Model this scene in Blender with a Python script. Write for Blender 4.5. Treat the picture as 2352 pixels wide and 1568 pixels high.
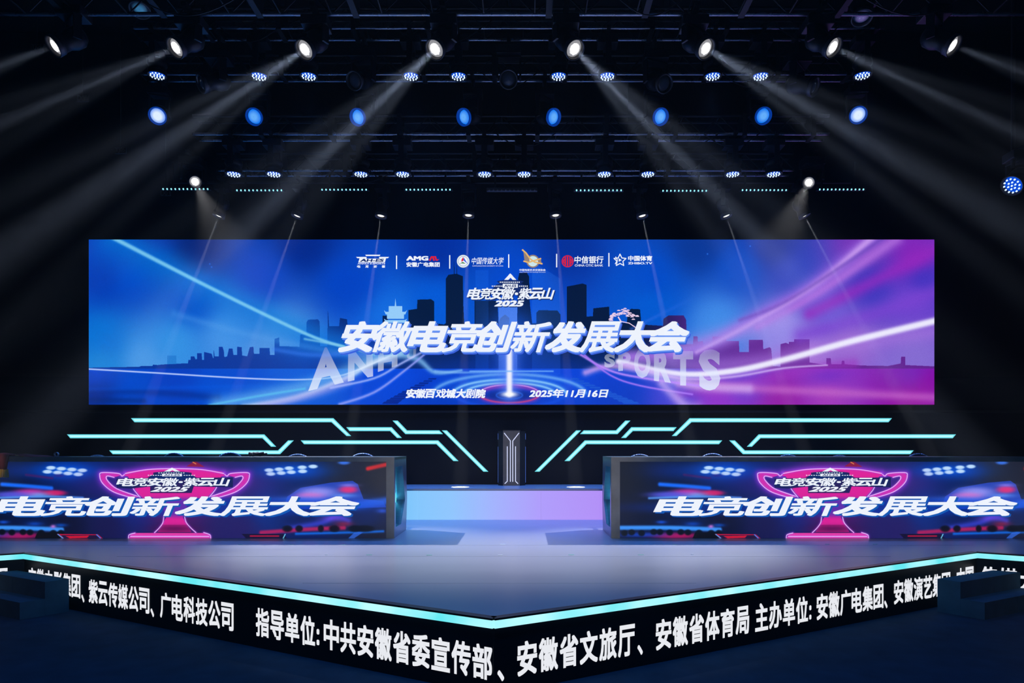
import bpy, bmesh, math, random
import numpy as np
from mathutils import Vector, Matrix
random.seed(7); rng = np.random.default_rng(5)
sc = bpy.context.scene; C = sc.collection
for o in list(bpy.data.objects): bpy.data.objects.remove(o)

# ---------------------------------------------------------------- camera
F, CX, CY, XC, HC = 1568.0, 1200.0, 1028.0, 0.2, 1.17      # focal (px), principal point, camera x and height
cd = bpy.data.cameras.new('camera'); cam = bpy.data.objects.new('camera', cd); C.objects.link(cam)
cam.location = (XC, 0, HC); cam.rotation_euler = (math.pi/2, 0, 0)
cd.sensor_width = 36; cd.lens = 24.0
cd.shift_x = -(CX-1176)/2352; cd.shift_y = (CY-784)/2352
cd.clip_start = .05; cd.clip_end = 100; sc.camera = cam

def P(px, py, Y): return Vector((XC+(px-CX)*Y/F, Y, HC-(py-CY)*Y/F))

# ---------------------------------------------------------------- world, exposure, render helpers
w = bpy.data.worlds.new('world'); sc.world = w; w.use_nodes = True
w.node_tree.nodes['Background'].inputs[0].default_value = (0.012, 0.02, 0.05, 1)
w.node_tree.nodes['Background'].inputs[1].default_value = .05
vs = sc.view_settings; vs.view_transform = 'Standard'; vs.look = 'None'; vs.gamma = 1; vs.exposure = 0; vs.use_curve_mapping = False
cy = sc.cycles
cy.adaptive_threshold = .02; cy.max_bounces = 4; cy.diffuse_bounces = 2; cy.glossy_bounces = 3; cy.volume_bounces = 0; cy.transparent_max_bounces = 12
cy.sample_clamp_indirect = 4; cy.caustics_reflective = False; cy.caustics_refractive = False

# ---------------------------------------------------------------- stage lights and added fill lamps
def spot(name, loc, target, power, color, size, blend, soft=.08, parent=None, shape=None):
    l = bpy.data.lights.new(name, 'SPOT'); l.energy = power; l.color = color
    l.spot_size = math.radians(size); l.spot_blend = blend; l.shadow_soft_size = soft
    o = bpy.data.objects.new(name, l); C.objects.link(o)
    o.location = loc; o.rotation_euler = (Vector(target)-Vector(loc)).to_track_quat('-Z', 'Y').to_euler()
    if parent:
        o.parent = parent; o.matrix_parent_inverse = Matrix.Translation(-parent.location)
    return o
FRONT_POWER, FRONT_SIZE = 62000, 16
SIDE_POWER, PAR_POWER, BLUE_POWER, ROW_POWER, FOH_POWER = 3700, 400, 60, 72000, 2600
HAZE = .0016
spot('front_of_house_lamp', (0.1, -6.5, 5.2), (0, 9.2, .6), FOH_POWER, (1, .93, .82), 15.5, 1, .15)
spot('added_cloth_lamp', (-7.5, 1.0, 5.5), (-6.72, 8.77, .97), 1000, (1, .85, .6), 3.8, .6, .03)  # added warm lamp with no known source, brightens the fringed cloth
spot('added_blue_fill', (0, 2.2, 7.6), (0, 2.6, -.5), 1150, (.02, .36, 1), 130, 1, .3)  # added blue fill from overhead, lifts the carpet and steps

# ---------------------------------------------------------------- helpers
def smooth(m, on=True):
    for p in m.polygons: p.use_smooth = on
def link(name, me, mat=None, parent=None, loc=None, rot=None):
    o = bpy.data.objects.new(name, me); C.objects.link(o)
    if mat is not None and me is not None and not me.materials: me.materials.append(mat)
    if parent: o.parent = parent
    if loc is not None: o.location = loc
    if rot is not None: o.rotation_euler = rot
    return o
def thing(name, label, cat, loc=(0, 0, 0), group=None, rot=None):
    o = bpy.data.objects.new(name, None); C.objects.link(o); o.location = loc; o.empty_display_size = .1
    if rot: o.rotation_euler = rot
    return tag(o, label, cat, group)
def tag(o, label, cat, group=None):
    o['label'] = label; o['category'] = cat
    if group: o['group'] = group
    return o
def struct(o): o['kind'] = 'structure'; return o
def stuff(o): o['kind'] = 'stuff'; return o

class MB:
    def __init__(s): s.bm = bmesh.new()
    def box(s, c, d, rz=0, bev=0):
        m = Matrix.Translation(Vector(c)) @ Matrix.Rotation(rz, 4, 'Z') @ Matrix.Diagonal((d[0], d[1], d[2], 1))
        r = bmesh.ops.create_cube(s.bm, size=1, matrix=m)
        if bev:
            es = list({e for v in r['verts'] for e in v.link_edges})
            bmesh.ops.bevel(s.bm, geom=es, offset=bev, segments=2, affect='EDGES', profile=.6)
        return s
    def tube(s, a, b, r, n=8, r2=None):
        a, b = Vector(a), Vector(b); d = b-a
        m = Matrix.Translation((a+b)/2) @ d.to_track_quat('Z', 'Y').to_matrix().to_4x4()
        bmesh.ops.create_cone(s.bm, cap_ends=True, segments=n, radius1=r, radius2=r if r2 is None else r2, depth=d.length, matrix=m)
        return s
    def lathe(s, prof, n=24, m=None, cap=True):
        rings = []
        for r, z in prof:
            rings.append([s.bm.verts.new((r*math.cos(2*math.pi*i/n), r*math.sin(2*math.pi*i/n), z)) for i in range(n)])
        for a, b in zip(rings, rings[1:]):
            for i in range(n): s.bm.faces.new((a[i], a[(i+1) % n], b[(i+1) % n], b[i]))
        if cap:
            s.bm.faces.new(list(reversed(rings[0]))); s.bm.faces.new(rings[-1])
        if m: bmesh.ops.transform(s.bm, matrix=m, verts=[v for r in rings for v in r])
        return s
    def prism(s, pts, d):                       # polygon of world points pushed along vector d
        d = Vector(d); a = [s.bm.verts.new(p) for p in pts]; b = [s.bm.verts.new(Vector(p)+d) for p in pts]; n = len(a)
        s.bm.faces.new(a); s.bm.faces.new(list(reversed(b)))
        for i in range(n): s.bm.faces.new((a[i], b[i], b[(i+1) % n], a[(i+1) % n]))
        return s
    def mesh(s, name='mesh', sm=False):
        bmesh.ops.recalc_face_normals(s.bm, faces=s.bm.faces)
        me = bpy.data.meshes.new(name); s.bm.to_mesh(me); s.bm.free()
        if sm: smooth(me)
        return me
    def build(s, name, mat, parent=None, loc=None, rot=None, sm=False):
        return link(name, s.mesh(name, sm), mat, parent, loc, rot)

# ---------------------------------------------------------------- materials
def srgb(r, g, b):
    f = lambda v: (v/255/12.92) if v/255 <= .04045 else ((v/255+.055)/1.055)**2.4
    return (f(r), f(g), f(b), 1)
def mat(name, col, rough=.5, metal=0, noise=0, scale=8, spec=.5, bump=0, rvar=0, stretch=None):
    m = bpy.data.materials.new(name); m.use_nodes = True; nt = m.node_tree; b = nt.nodes['Principled BSDF']
    b.inputs['Base Color'].default_value = (*col[:3], 1); b.inputs['Roughness'].default_value = rough
    b.inputs['Metallic'].default_value = metal; b.inputs['Specular IOR Level'].default_value = spec
    if noise or bump or rvar:
        tc = nt.nodes.new('ShaderNodeTexCoord'); mp = nt.nodes.new('ShaderNodeMapping'); n = nt.nodes.new('ShaderNodeTexNoise')
        if stretch: mp.inputs['Scale'].default_value = stretch
        n.inputs['Scale'].default_value = scale; n.inputs['Detail'].default_value = 5
        nt.links.new(tc.outputs['Object'], mp.inputs[0]); nt.links.new(mp.outputs[0], n.inputs['Vector'])
        if noise:
            r = nt.nodes.new('ShaderNodeMapRange'); r.inputs[3].default_value = 1-noise; r.inputs[4].default_value = 1+noise
            mx = nt.nodes.new('ShaderNodeVectorMath'); mx.operation = 'SCALE'; mx.inputs[0].default_value = col[:3]
            nt.links.new(n.outputs[0], r.inputs[0]); nt.links.new(r.outputs[0], mx.inputs['Scale']); nt.links.new(mx.outputs[0], b.inputs['Base Color'])
        if rvar:
            r = nt.nodes.new('ShaderNodeMapRange'); r.inputs[3].default_value = max(.03, rough-rvar); r.inputs[4].default_value = rough+rvar
            nt.links.new(n.outputs[0], r.inputs[0]); nt.links.new(r.outputs[0], b.inputs['Roughness'])
        if bump:
            bp = nt.nodes.new('ShaderNodeBump'); bp.inputs['Strength'].default_value = bump; bp.inputs['Distance'].default_value = .01
            nt.links.new(n.outputs[0], bp.inputs['Height']); nt.links.new(bp.outputs[0], b.inputs['Normal'])
    return m
def emit(name, col, strength=1, base=None, rough=.5):
    m = bpy.data.materials.new(name); m.use_nodes = True; b = m.node_tree.nodes['Principled BSDF']
    b.inputs['Base Color'].default_value = base or (0, 0, 0, 1); b.inputs['Roughness'].default_value = rough
    b.inputs['Specular IOR Level'].default_value = .1
    b.inputs['Emission Color'].default_value = col; b.inputs['Emission Strength'].default_value = strength
    return m
def ghost(name, col, alpha):                   # half see-through print on the screen
    m = bpy.data.materials.new(name); m.use_nodes = True; nt = m.node_tree; nt.nodes.clear()
    e = nt.nodes.new('ShaderNodeEmission'); e.inputs[0].default_value = col
    t = nt.nodes.new('ShaderNodeBsdfTransparent'); x = nt.nodes.new('ShaderNodeMixShader'); o = nt.nodes.new('ShaderNodeOutputMaterial')
    x.inputs[0].default_value = alpha
    if alpha < 0:                               # fades in from the top of the letter to its foot
        tc = nt.nodes.new('ShaderNodeTexCoord'); sp = nt.nodes.new('ShaderNodeSeparateXYZ'); r = nt.nodes.new('ShaderNodeMapRange')
        r.inputs[1].default_value = P(0, 800, SY).z; r.inputs[2].default_value = P(0, 895, SY).z; r.inputs[3].default_value = .12; r.inputs[4].default_value = .85
        nt.links.new(tc.outputs['Object'], sp.inputs[0]); nt.links.new(sp.outputs[2], r.inputs[0]); nt.links.new(r.outputs[0], x.inputs[0])
    nt.links.new(t.outputs[0], x.inputs[1]); nt.links.new(e.outputs[0], x.inputs[2]); nt.links.new(x.outputs[0], o.inputs[0])
    return m
def image_mat(name, arr, base=.008, rough=.5, strength=1):     # arr: H x W x 3 in sRGB, row 0 on top, painted below by this script
    h, wd = arr.shape[:2]
    im = bpy.data.images.new(name, wd, h); px = np.ones((h, wd, 4), np.float32); px[..., :3] = np.clip(arr[::-1], 0, 1)
    im.pixels.foreach_set(px.ravel()); im.update(); im.pack()
    m = emit(name, (1, 1, 1, 1), strength, (base, base, base*1.05, 1), rough); nt = m.node_tree
    t = nt.nodes.new('ShaderNodeTexImage'); t.image = im; t.extension = 'EXTEND'
    nt.links.new(t.outputs[0], nt.nodes['Principled BSDF'].inputs['Emission Color'])
    return m
BLACK = mat('black_paint', (.006, .006, .008), .55)
FABRIC = mat('black_drape', (.004, .004, .006), .9, noise=.4, scale=3, stretch=(6, 1, .3))
BODY = mat('fixture_body', (.012, .013, .018), .4, noise=.3, scale=20)
ALU = mat('truss_aluminium', (.55, .56, .6), .28, 1, rvar=.12, scale=6)
CABLE = mat('cable_rubber', (.01, .01, .012), .5)
STEEL = mat('chrome_rim', (.75, .77, .8), .15, 1)
FRAME = mat('desk_frame_metal', (.30, .27, .235), .5, .1, noise=.35, scale=5)
DSIDE = mat('desk_side_metal', (.16, .20, .34), .28, .7, noise=.2, scale=5, stretch=(1, 12, 1))
TEAL = emit('cyan_light_strip', srgb(112, 226, 240), 1.0)
TEALC = emit('cyan_light_core', srgb(178, 246, 252), 1.15)
WHITE = emit('white_lettering', srgb(238, 243, 253), 1)
EDGEBLUE = emit('blue_letter_side', srgb(58, 98, 222), 1)
NAVY = emit('navy_lettering', srgb(20, 44, 108), 1)
RED = emit('red_print', srgb(225, 32, 48), 1)
GOLD = emit('gold_print', srgb(232, 182, 110), 1)
TAUPE = emit('taupe_print', srgb(150, 130, 118), 1)
GREEN = emit('green_print', srgb(70, 140, 70), 1)
PALE = emit('pale_blue_print', srgb(150, 205, 250), 1)
PINKW = emit('pale_pink_print', srgb(232, 205, 232), 1)

# ---------------------------------------------------------------- raster painter for the picture content of the LED screens
class Art:
    def __init__(s, x0, y0, x1, y1, ss):
        s.x0, s.y0, s.ss = x0, y0, ss; s.W, s.H = int((x1-x0)*ss), int((y1-y0)*ss)
        s.a = np.zeros((s.H, s.W, 3), np.float32)
        s.X = (x0+(np.arange(s.W)+.5)/ss)[None, :].astype(np.float32); s.Y = (y0+(np.arange(s.H)+.5)/ss)[:, None].astype(np.float32)
    def idw(s, pts, y0=None, y1=None, p=3.2, sx=1, soft=30):
        num = 0; den = 0
        for x, y, c in pts:
            wt = 1/((((s.X-x)*sx)**2+(s.Y-y)**2+soft**2)**(p/2)); wt = wt.astype(np.float64)
            num = num+wt[..., None]*np.array(c)/255; den = den+wt
        r = (num/den[..., None]).astype(np.float32)
        m = np.ones((s.H, 1), bool) if y0 is None else ((s.Y >= y0) & (s.Y < y1))
        s.a[m[:, 0]] = r[m[:, 0]]
    def box_(s, xs, ys, pad):
        i0 = max(0, int((min(xs)-pad-s.x0)*s.ss)); i1 = min(s.W, int((max(xs)+pad-s.x0)*s.ss)+1)
        j0 = max(0, int((min(ys)-pad-s.y0)*s.ss)); j1 = min(s.H, int((max(ys)+pad-s.y0)*s.ss)+1)
        return i0, i1, j0, j1
    def blend(s, sl, m, col, add=False):
        c = np.array(col, np.float32)/255
        if add: s.a[sl] += m[..., None]*c
        else: s.a[sl] = s.a[sl]*(1-m[..., None])+m[..., None]*c
    def stroke(s, pts, width, col, alpha=1, sharp=1, add=False, width2=None, alpha2=None, curve=True):
        if curve and len(pts) > 2:
            q = [Vector(p).to_2d() if len(p) == 3 else Vector(p) for p in pts]; out = []
            for i in range(len(q)-1):
                a, b, c, d = q[max(i-1, 0)], q[i], q[i+1], q[min(i+2, len(q)-1)]
                for t in np.linspace(0, 1, 7)[:-1]:
                    out.append(.5*((2*b)+(c-a)*t+(2*a-5*b+4*c-d)*t*t+(3*b-a-3*c+d)*t**3))
            out.append(q[-1]); pts = [(v[0], v[1]) for v in out]
        width2 = width if width2 is None else width2; alpha2 = alpha if alpha2 is None else alpha2
        pad = max(width, width2)*3
        i0, i1, j0, j1 = s.box_([p[0] for p in pts], [p[1] for p in pts], pad)
        if i1 <= i0 or j1 <= j0: return
        X = s.X[:, i0:i1]; Y = s.Y[j0:j1]; best = np.full((j1-j0, i1-i0), 1e9, np.float32); tt = np.zeros_like(best)
        n = len(pts)-1
        for k in range(n):
            (ax, ay), (bx, by) = pts[k], pts[k+1]; dx, dy = bx-ax, by-ay; L = dx*dx+dy*dy+1e-9
            t = np.clip(((X-ax)*dx+(Y-ay)*dy)/L, 0, 1); d = (X-ax-t*dx)**2+(Y-ay-t*dy)**2
            u = d < best; best = np.where(u, d, best); tt = np.where(u, (k+t)/n, tt)
        wv = width+(width2-width)*tt; al = alpha+(alpha2-alpha)*tt
        m = al*np.exp(-(best/(wv*wv))**sharp)
        s.blend((slice(j0, j1), slice(i0, i1)), m, col, add)
    def blob(s, x, y, rx, ry, col, alpha=1, sharp=1, rot=0, add=False):
        i0, i1, j0, j1 = s.box_([x-rx, x+rx], [y-ry, y+ry], 2*max(rx, ry))
        if i1 <= i0 or j1 <= j0: return
        X = s.X[:, i0:i1]-x; Y = s.Y[j0:j1]-y; c, n = math.cos(rot), math.sin(rot)
        u = (X*c+Y*n)/rx; v = (-X*n+Y*c)/ry
        s.blend((slice(j0, j1), slice(i0, i1)), alpha*np.exp(-(u*u+v*v)**sharp), col, add)
    def poly(s, pts, col, alpha=1, grad=None):
        i0, i1, j0, j1 = s.box_([p[0] for p in pts], [p[1] for p in pts], 1)
        if i1 <= i0 or j1 <= j0: return
        acc = 0
        for ox in (-.25, .25):
            for oy in (-.25, .25):
                X = s.X[:, i0:i1]+ox/s.ss; Y = s.Y[j0:j1]+oy/s.ss; m = np.zeros((j1-j0, i1-i0), bool)
                for (ax, ay), (bx, by) in zip(pts, pts[1:]+pts[:1]):
                    if ay == by: continue
                    m ^= ((ay > Y) != (by > Y)) & (X < (bx-ax)*(Y-ay)/(by-ay)+ax)
                acc = acc+m.astype(np.float32)/4
        if grad:                                 # alpha from alpha to grad[2] between y grad[0] and grad[1]
            t = np.clip((s.Y[j0:j1]-grad[0])/(grad[1]-grad[0]), 0, 1); acc = acc*(alpha+(grad[2]-alpha)*t)
        else: acc = acc*alpha
        s.blend((slice(j0, j1), slice(i0, i1)), acc, col)
    def ellipse(s, x, y, rx, ry, width, col, alpha=1, a0=0, a1=360, add=False, sharp=1):
        pts = [(x+rx*math.cos(math.radians(a)), y+ry*math.sin(math.radians(a))) for a in np.linspace(a0, a1, 37)]
        s.stroke(pts, width, col, alpha, sharp, add, curve=False)

def paint_main():
    A = Art(204, 550, 2146, 929, 1.5)
    hz = 846
    A.idw([(210, 560, (6, 62, 184)), (330, 565, (4, 50, 165)), (450, 570, (3, 34, 118)), (700, 560, (2, 40, 140)), (1000, 570, (0, 46, 160)), (1300, 570, (3, 48, 155)), (1600, 570, (8, 55, 150)),
           (300, 640, (0, 72, 200)), (450, 690, (0, 76, 200)), (600, 640, (0, 66, 196)), (240, 640, (0, 58, 180)), (240, 780, (0, 112, 212)), (400, 790, (52, 146, 228)), (520, 760, (74, 152, 232)), (640, 780, (110, 165, 230)), (330, 830, (80, 155, 230)), (230, 840, (20, 130, 215)),
           (800, 650, (0, 66, 196)), (1000, 700, (0, 90, 215)), (1200, 650, (0, 72, 205)), (1500, 640, (0, 74, 200)), (1500, 700, (0, 90, 210)), (1650, 740, (62, 140, 232)), (900, 730, (20, 110, 225)), (1700, 620, (5, 78, 200)), (1780, 570, (30, 50, 150)), (1200, 780, (20, 90, 220)),
           (1820, 620, (50, 70, 190)), (2000, 650, (52, 50, 188)), (2100, 590, (138, 36, 184)), (1980, 570, (120, 50, 180)), (1900, 700, (104, 88, 212)), (2100, 690, (112, 66, 206)), (2120, 640, (60, 50, 190)), (1800, 760, (150, 140, 232)), (2100, 820, (134, 108, 210)), (1950, 790, (150, 100, 205)), (1850, 820, (170, 120, 215))], 550, hz)
    A.idw([(220, 860, (0, 70, 205)), (400, 860, (0, 62, 195)), (220, 905, (0, 40, 140)), (300, 885, (0, 74, 205)), (500, 890, (0, 76, 208)), (700, 860, (10, 90, 215)), (900, 870, (0, 70, 215)), (1000, 910, (0, 56, 185)), (1176, 900, (20, 60, 190)),
           (1300, 870, (10, 66, 205)), (1420, 900, (10, 58, 190)), (1560, 880, (70, 70, 210)), (1700, 870, (110, 60, 205)), (1900, 860, (110, 44, 196)), (1650, 915, (150, 50, 200)), (1900, 900, (170, 60, 185)), (2100, 860, (116, 40, 186)), (2120, 885, (140, 0, 160)), (2100, 920, (145, 5, 150)), (1800, 925, (150, 30, 165))], hz, 940)
    B1, B2, B3 = (6, 18, 42), (0, 44, 140), (2, 30, 100)
    sky = [(204, 844), (320, 842), (325, 840), (350, 840), (352, 837), (362, 838), (370, 837), (400, 835), (432, 834), (433, 826), (438, 826), (438, 818), (446, 818), (449, 825), (453, 824), (453, 811), (463, 811), (464, 826), (469, 826), (469, 808), (486, 812), (489, 822), (491, 822), (491, 803), (493, 818), (503, 818), (503, 796), (511, 796), (514, 806), (515, 820), (522, 818), (526, 800), (534, 800), (536, 815), (545, 815), (545, 796), (555, 797), (556, 816), (568, 818), (574, 797), (582, 796), (583, 812), (596, 812), (596, 799), (619, 799), (620, 815), (631, 815), (631, 778), (641, 775), (642, 795), (660, 795), (688, 796), (690, 768), (704, 767), (704, 740), (708, 734), (730, 733), (734, 738), (735, 795), (752, 795), (753, 712), (756, 749), (779, 749), (781, 730), (797, 733), (798, 748), (879, 750), (879, 725), (890, 725), (892, 745), (938, 745), (938, 712), (958, 709), (959, 688), (990, 687), (997, 692), (997, 742), (1020, 745), (1024, 742), (1024, 640), (1030, 631), (1043, 629), (1043, 595), (1044, 629), (1049, 629), (1049, 605), (1050, 629), (1063, 634), (1064, 700), (1066, 742), (1090, 745), (1090, 690), (1142, 690), (1145, 742), (1150, 730), (1160, 722), (1170, 730), (1170, 745), (1188, 745), (1190, 640), (1193, 627), (1210, 626), (1215, 635), (1217, 700), (1222, 742), (1232, 742), (1232, 718), (1238, 712), (1280, 713), (1287, 722), (1287, 740), (1302, 742), (1302, 658), (1338, 651), (1347, 654), (1347, 727), (1362, 726), (1363, 708), (1399, 704), (1400, 740), (1440, 742), (1442, 715), (1450, 709), (1470, 710), (1473, 745), (1523, 748), (1524, 732), (1536, 724), (1570, 724), (1576, 735), (1577, 790), (1592, 790), (1593, 772), (1602, 772), (1603, 785), (1614, 783), (1616, 795), (1637, 795), (1637, 773), (1667, 773), (1668, 783), (1697, 783), (1698, 808), (1720, 808), (1720, 780), (1752, 780), (1753, 802), (1768, 797), (1771, 800), (1775, 840), (1793, 842), (1793, 790), (1805, 787), (1812, 790), (1812, 785), (1824, 785), (1824, 779), (1859, 779), (1859, 832), (1898, 838), (1898, 822), (1908, 822), (1909, 836), (1933, 836), (1934, 828), (1939, 828), (1940, 836), (1980, 839), (2040, 840), (2066, 835), (2069, 835), (2070, 819), (2079, 819), (2079, 838), (2146, 841), (2146, 846), (204, 846)]
    m0 = A.a.copy(); A.poly(sky, (4, 24, 76), .93)
    # the skyline is blue at the left, near black in the middle and purple at the right
    wx = np.clip((A.X-700)/230, 0, 1)*np.clip((1620-A.X)/150, 0, 1)
    left = np.array((0, 46, 150), np.float32)/255; right = np.array((96, 28, 140), np.float32)/255; mid = np.array((3, 20, 50), np.float32)/255
    mask = (np.abs(A.a-m0).sum(2) > .02)[..., None]*1.0
    side = np.where((A.X < 1100)[..., None], left, right); tint = side*(1-wx[..., None])+mid*wx[..., None]
    A.a = (A.a*(1-mask)+(tint*.92+m0*.08)*mask).astype(np.float32)
    A.poly([(384, 816), (405, 816), (405, 836), (384, 836)], (30, 118, 205), .7)
    A.blob(1176, 770, 60, 60, (30, 100, 240), .75); A.poly([(1092, 620), (1122, 620), (1122, 850), (1092, 850)], (40, 120, 240), .18)
    A.poly([(1222, 600), (1287, 640), (1287, 860), (1222, 860)], (60, 130, 240), .22); A.poly([(1145, 690), (1188, 690), (1188, 850), (1145, 850)], (120, 160, 250), .55)
    A.blob(1176, 860, 330, 60, (10, 70, 230), .55); A.blob(820, 800, 120, 40, (20, 80, 225), .6)
    # left side streaks of light
    A.stroke([(262, 545), (480, 660), (700, 764), (800, 800)], 34, (0, 130, 222), .5); A.stroke([(250, 560), (480, 690), (690, 790)], 55, (0, 110, 215), .35)
    A.stroke([(258, 545), (480, 659), (700, 765), (790, 796)], 5.5, (120, 198, 240), .95, 1.4, width2=3.5)
    A.stroke([(400, 720), (560, 765), (700, 795), (900, 830)], 8, (90, 160, 235), .3)
    A.stroke([(204, 847), (360, 856), (560, 868), (700, 871), (790, 860), (900, 815)], 2, (190, 205, 255), .95, 1.4)
    A.stroke([(630, 802), (720, 815), (830, 812), (900, 830)], 6, (60, 125, 240), .5); A.stroke([(700, 778), (790, 795), (860, 815)], 3, (130, 200, 235), .7)
    A.stroke([(204, 898), (350, 900), (500, 912)], 9, (0, 40, 140), .6); A.stroke([(204, 918), (330, 920)], 7, (0, 36, 120), .6); A.stroke([(204, 893), (400, 890), (600, 885)], 5, (0, 90, 225), .35)
    A.stroke([(500, 928), (620, 905), (720, 880), (800, 850), (860, 822), (940, 800)], 20, (120, 190, 245), .6, width2=13)
    A.stroke([(560, 934), (680, 912), (790, 870), (850, 835), (920, 810)], 7, (225, 240, 255), .75)
    A.stroke([(600, 934), (720, 905), (800, 875)], 11, (150, 150, 235), .6); A.stroke([(480, 930), (600, 908), (700, 892)], 3, (90, 190, 240), .8)
    A.stroke([(900, 808), (960, 825), (1000, 855), (1060, 850)], 10, (130, 190, 240), .75, width2=3); A.stroke([(1000, 852), (1060, 855), (1176, 852)], 3, (140, 195, 250), .6)
    A.stroke([(780, 928), (860, 900), (930, 850), (985, 805)], 4, (150, 160, 250), .85, width2=2.5); A.stroke([(760, 890), (860, 868), (920, 835), (970, 808)], 3, (170, 185, 255), .8)
    # rings on the floor in the middle
    for rx, ry, wd, c, al in ((175, 46, 6, (40, 130, 250), .55), (130, 34, 4, (90, 180, 255), .8), (105, 26, 3.5, (120, 200, 255), .8)):
        A.ellipse(1170, 905, rx, ry, wd*1.7, c, al*.5, 180, 360); A.ellipse(1170, 905, rx, ry, wd*.7, (150, 210, 255), al, 185, 355)
    A.ellipse(1170, 905, 125, 30, 4, (20, 80, 225), .7, 0, 180); A.ellipse(1170, 905, 68, 19, 6, (180, 50, 170), .6, 0, 360); A.ellipse(1170, 905, 68, 19, 1.8, (235, 70, 130), .9, 10, 170); A.ellipse(1170, 903, 68, 20, 1.5, (220, 150, 240), .9, 190, 350)
    A.blob(1170, 908, 55, 14, (8, 32, 120), .85, 2); A.ellipse(1170, 907, 30, 9, 2, (30, 90, 220), .7)
    A.stroke([(1170, 800), (1170, 905)], 22, (90, 130, 250), .7); A.stroke([(1170, 800), (1170, 905)], 7, (240, 240, 255), 1, 1.5); A.blob(1170, 905, 17, 6, (255, 255, 255), 1, 1.3)
    A.stroke([(1080, 852), (1270, 852)], 2, (120, 180, 255), .8)
    for i in range(12):                           # running marks beside the rings
        t = i/11; x = 985-t*118+(t*t*15); y = 868+t*54; ww = 12+12*t
        A.poly([(x, y), (x+ww*1.5, y), (x+ww*1.3, y+3+2*t), (x-ww*.2, y+3+2*t)], (0, 30, 130), .8)
        x = 1310+t*118; A.poly([(x, y), (x+ww*1.5, y), (x+ww*1.7, y+3+2*t), (x+ww*.2, y+3+2*t)], (30, 90, 210), .8)
    # right side streaks of light
    A.stroke([(1440, 820), (1600, 800), (1740, 730), (1880, 650), (2010, 545)], 15, (150, 100, 222), .9, width2=22)
    A.stroke([(1600, 808), (1740, 735), (1880, 648), (2000, 548)], 5, (205, 160, 240), .8, width2=9); A.stroke([(1740, 750), (1880, 672), (2060, 548)], 9, (176, 110, 222), .8, width2=15)
    A.stroke([(1700, 735), (1800, 695), (1950, 600), (2030, 545)], 5, (104, 66, 184), .6, width2=6)
    A.stroke([(1860, 720), (1980, 660), (2146, 575)], 16, (150, 40, 190), .7, width2=20); A.stroke([(1840, 770), (1980, 730), (2150, 670)], 20, (122, 66, 208), .7)
    A.stroke([(1560, 800), (1700, 760), (1800, 730)], 24, (170, 150, 235), .5)
    A.stroke([(1450, 825), (1600, 840), (1750, 830), (1900, 800), (2146, 760)], 22, (170, 120, 222), .55)
    A.stroke([(1560, 905), (1700, 885), (1850, 850), (1960, 835)], 14, (160, 50, 190), .5)
    A.stroke([(1420, 830), (1560, 858), (1680, 852), (1800, 826), (1960, 782), (2150, 736)], 7, (238, 236, 255), .98, 1.5, width2=8.5)
    A.stroke([(1430, 835), (1560, 868), (1680, 865), (1800, 845), (1900, 838)], 5, (205, 175, 245), .8, width2=2)
    A.stroke([(1560, 880), (1700, 890), (1900, 900), (2146, 912)], 10, (196, 104, 200), .65, width2=12); A.stroke([(1480, 855), (1600, 885), (1720, 892)], 12, (215, 190, 250), .6)
    A.stroke([(1345, 855), (1400, 840), (1480, 850)], 8, (200, 160, 240), .8); A.stroke([(1330, 812), (1400, 850), (1480, 868), (1640, 890)], 3, (190, 140, 255), .9)
    A.stroke([(1335, 808), (1400, 860), (1470, 885), (1590, 905)], 2.4, (170, 120, 250), .9); A.stroke([(1520, 880), (1570, 928), (1600, 940)], 10, (200, 170, 245), .7, width2=16)
    A.stroke([(1450, 755), (1530, 715), (1600, 680)], 4, (70, 110, 225), .5, alpha2=0)
    for x, y in ((482, 606), (486, 613), (1723, 565), (1625, 583)): A.blob(x, y, 1.6, 1.6, (60, 140, 255), .8)
    A.a += rng.normal(0, .012, A.a.shape[:2])[..., None].astype(np.float32)
    return A.a

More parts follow.
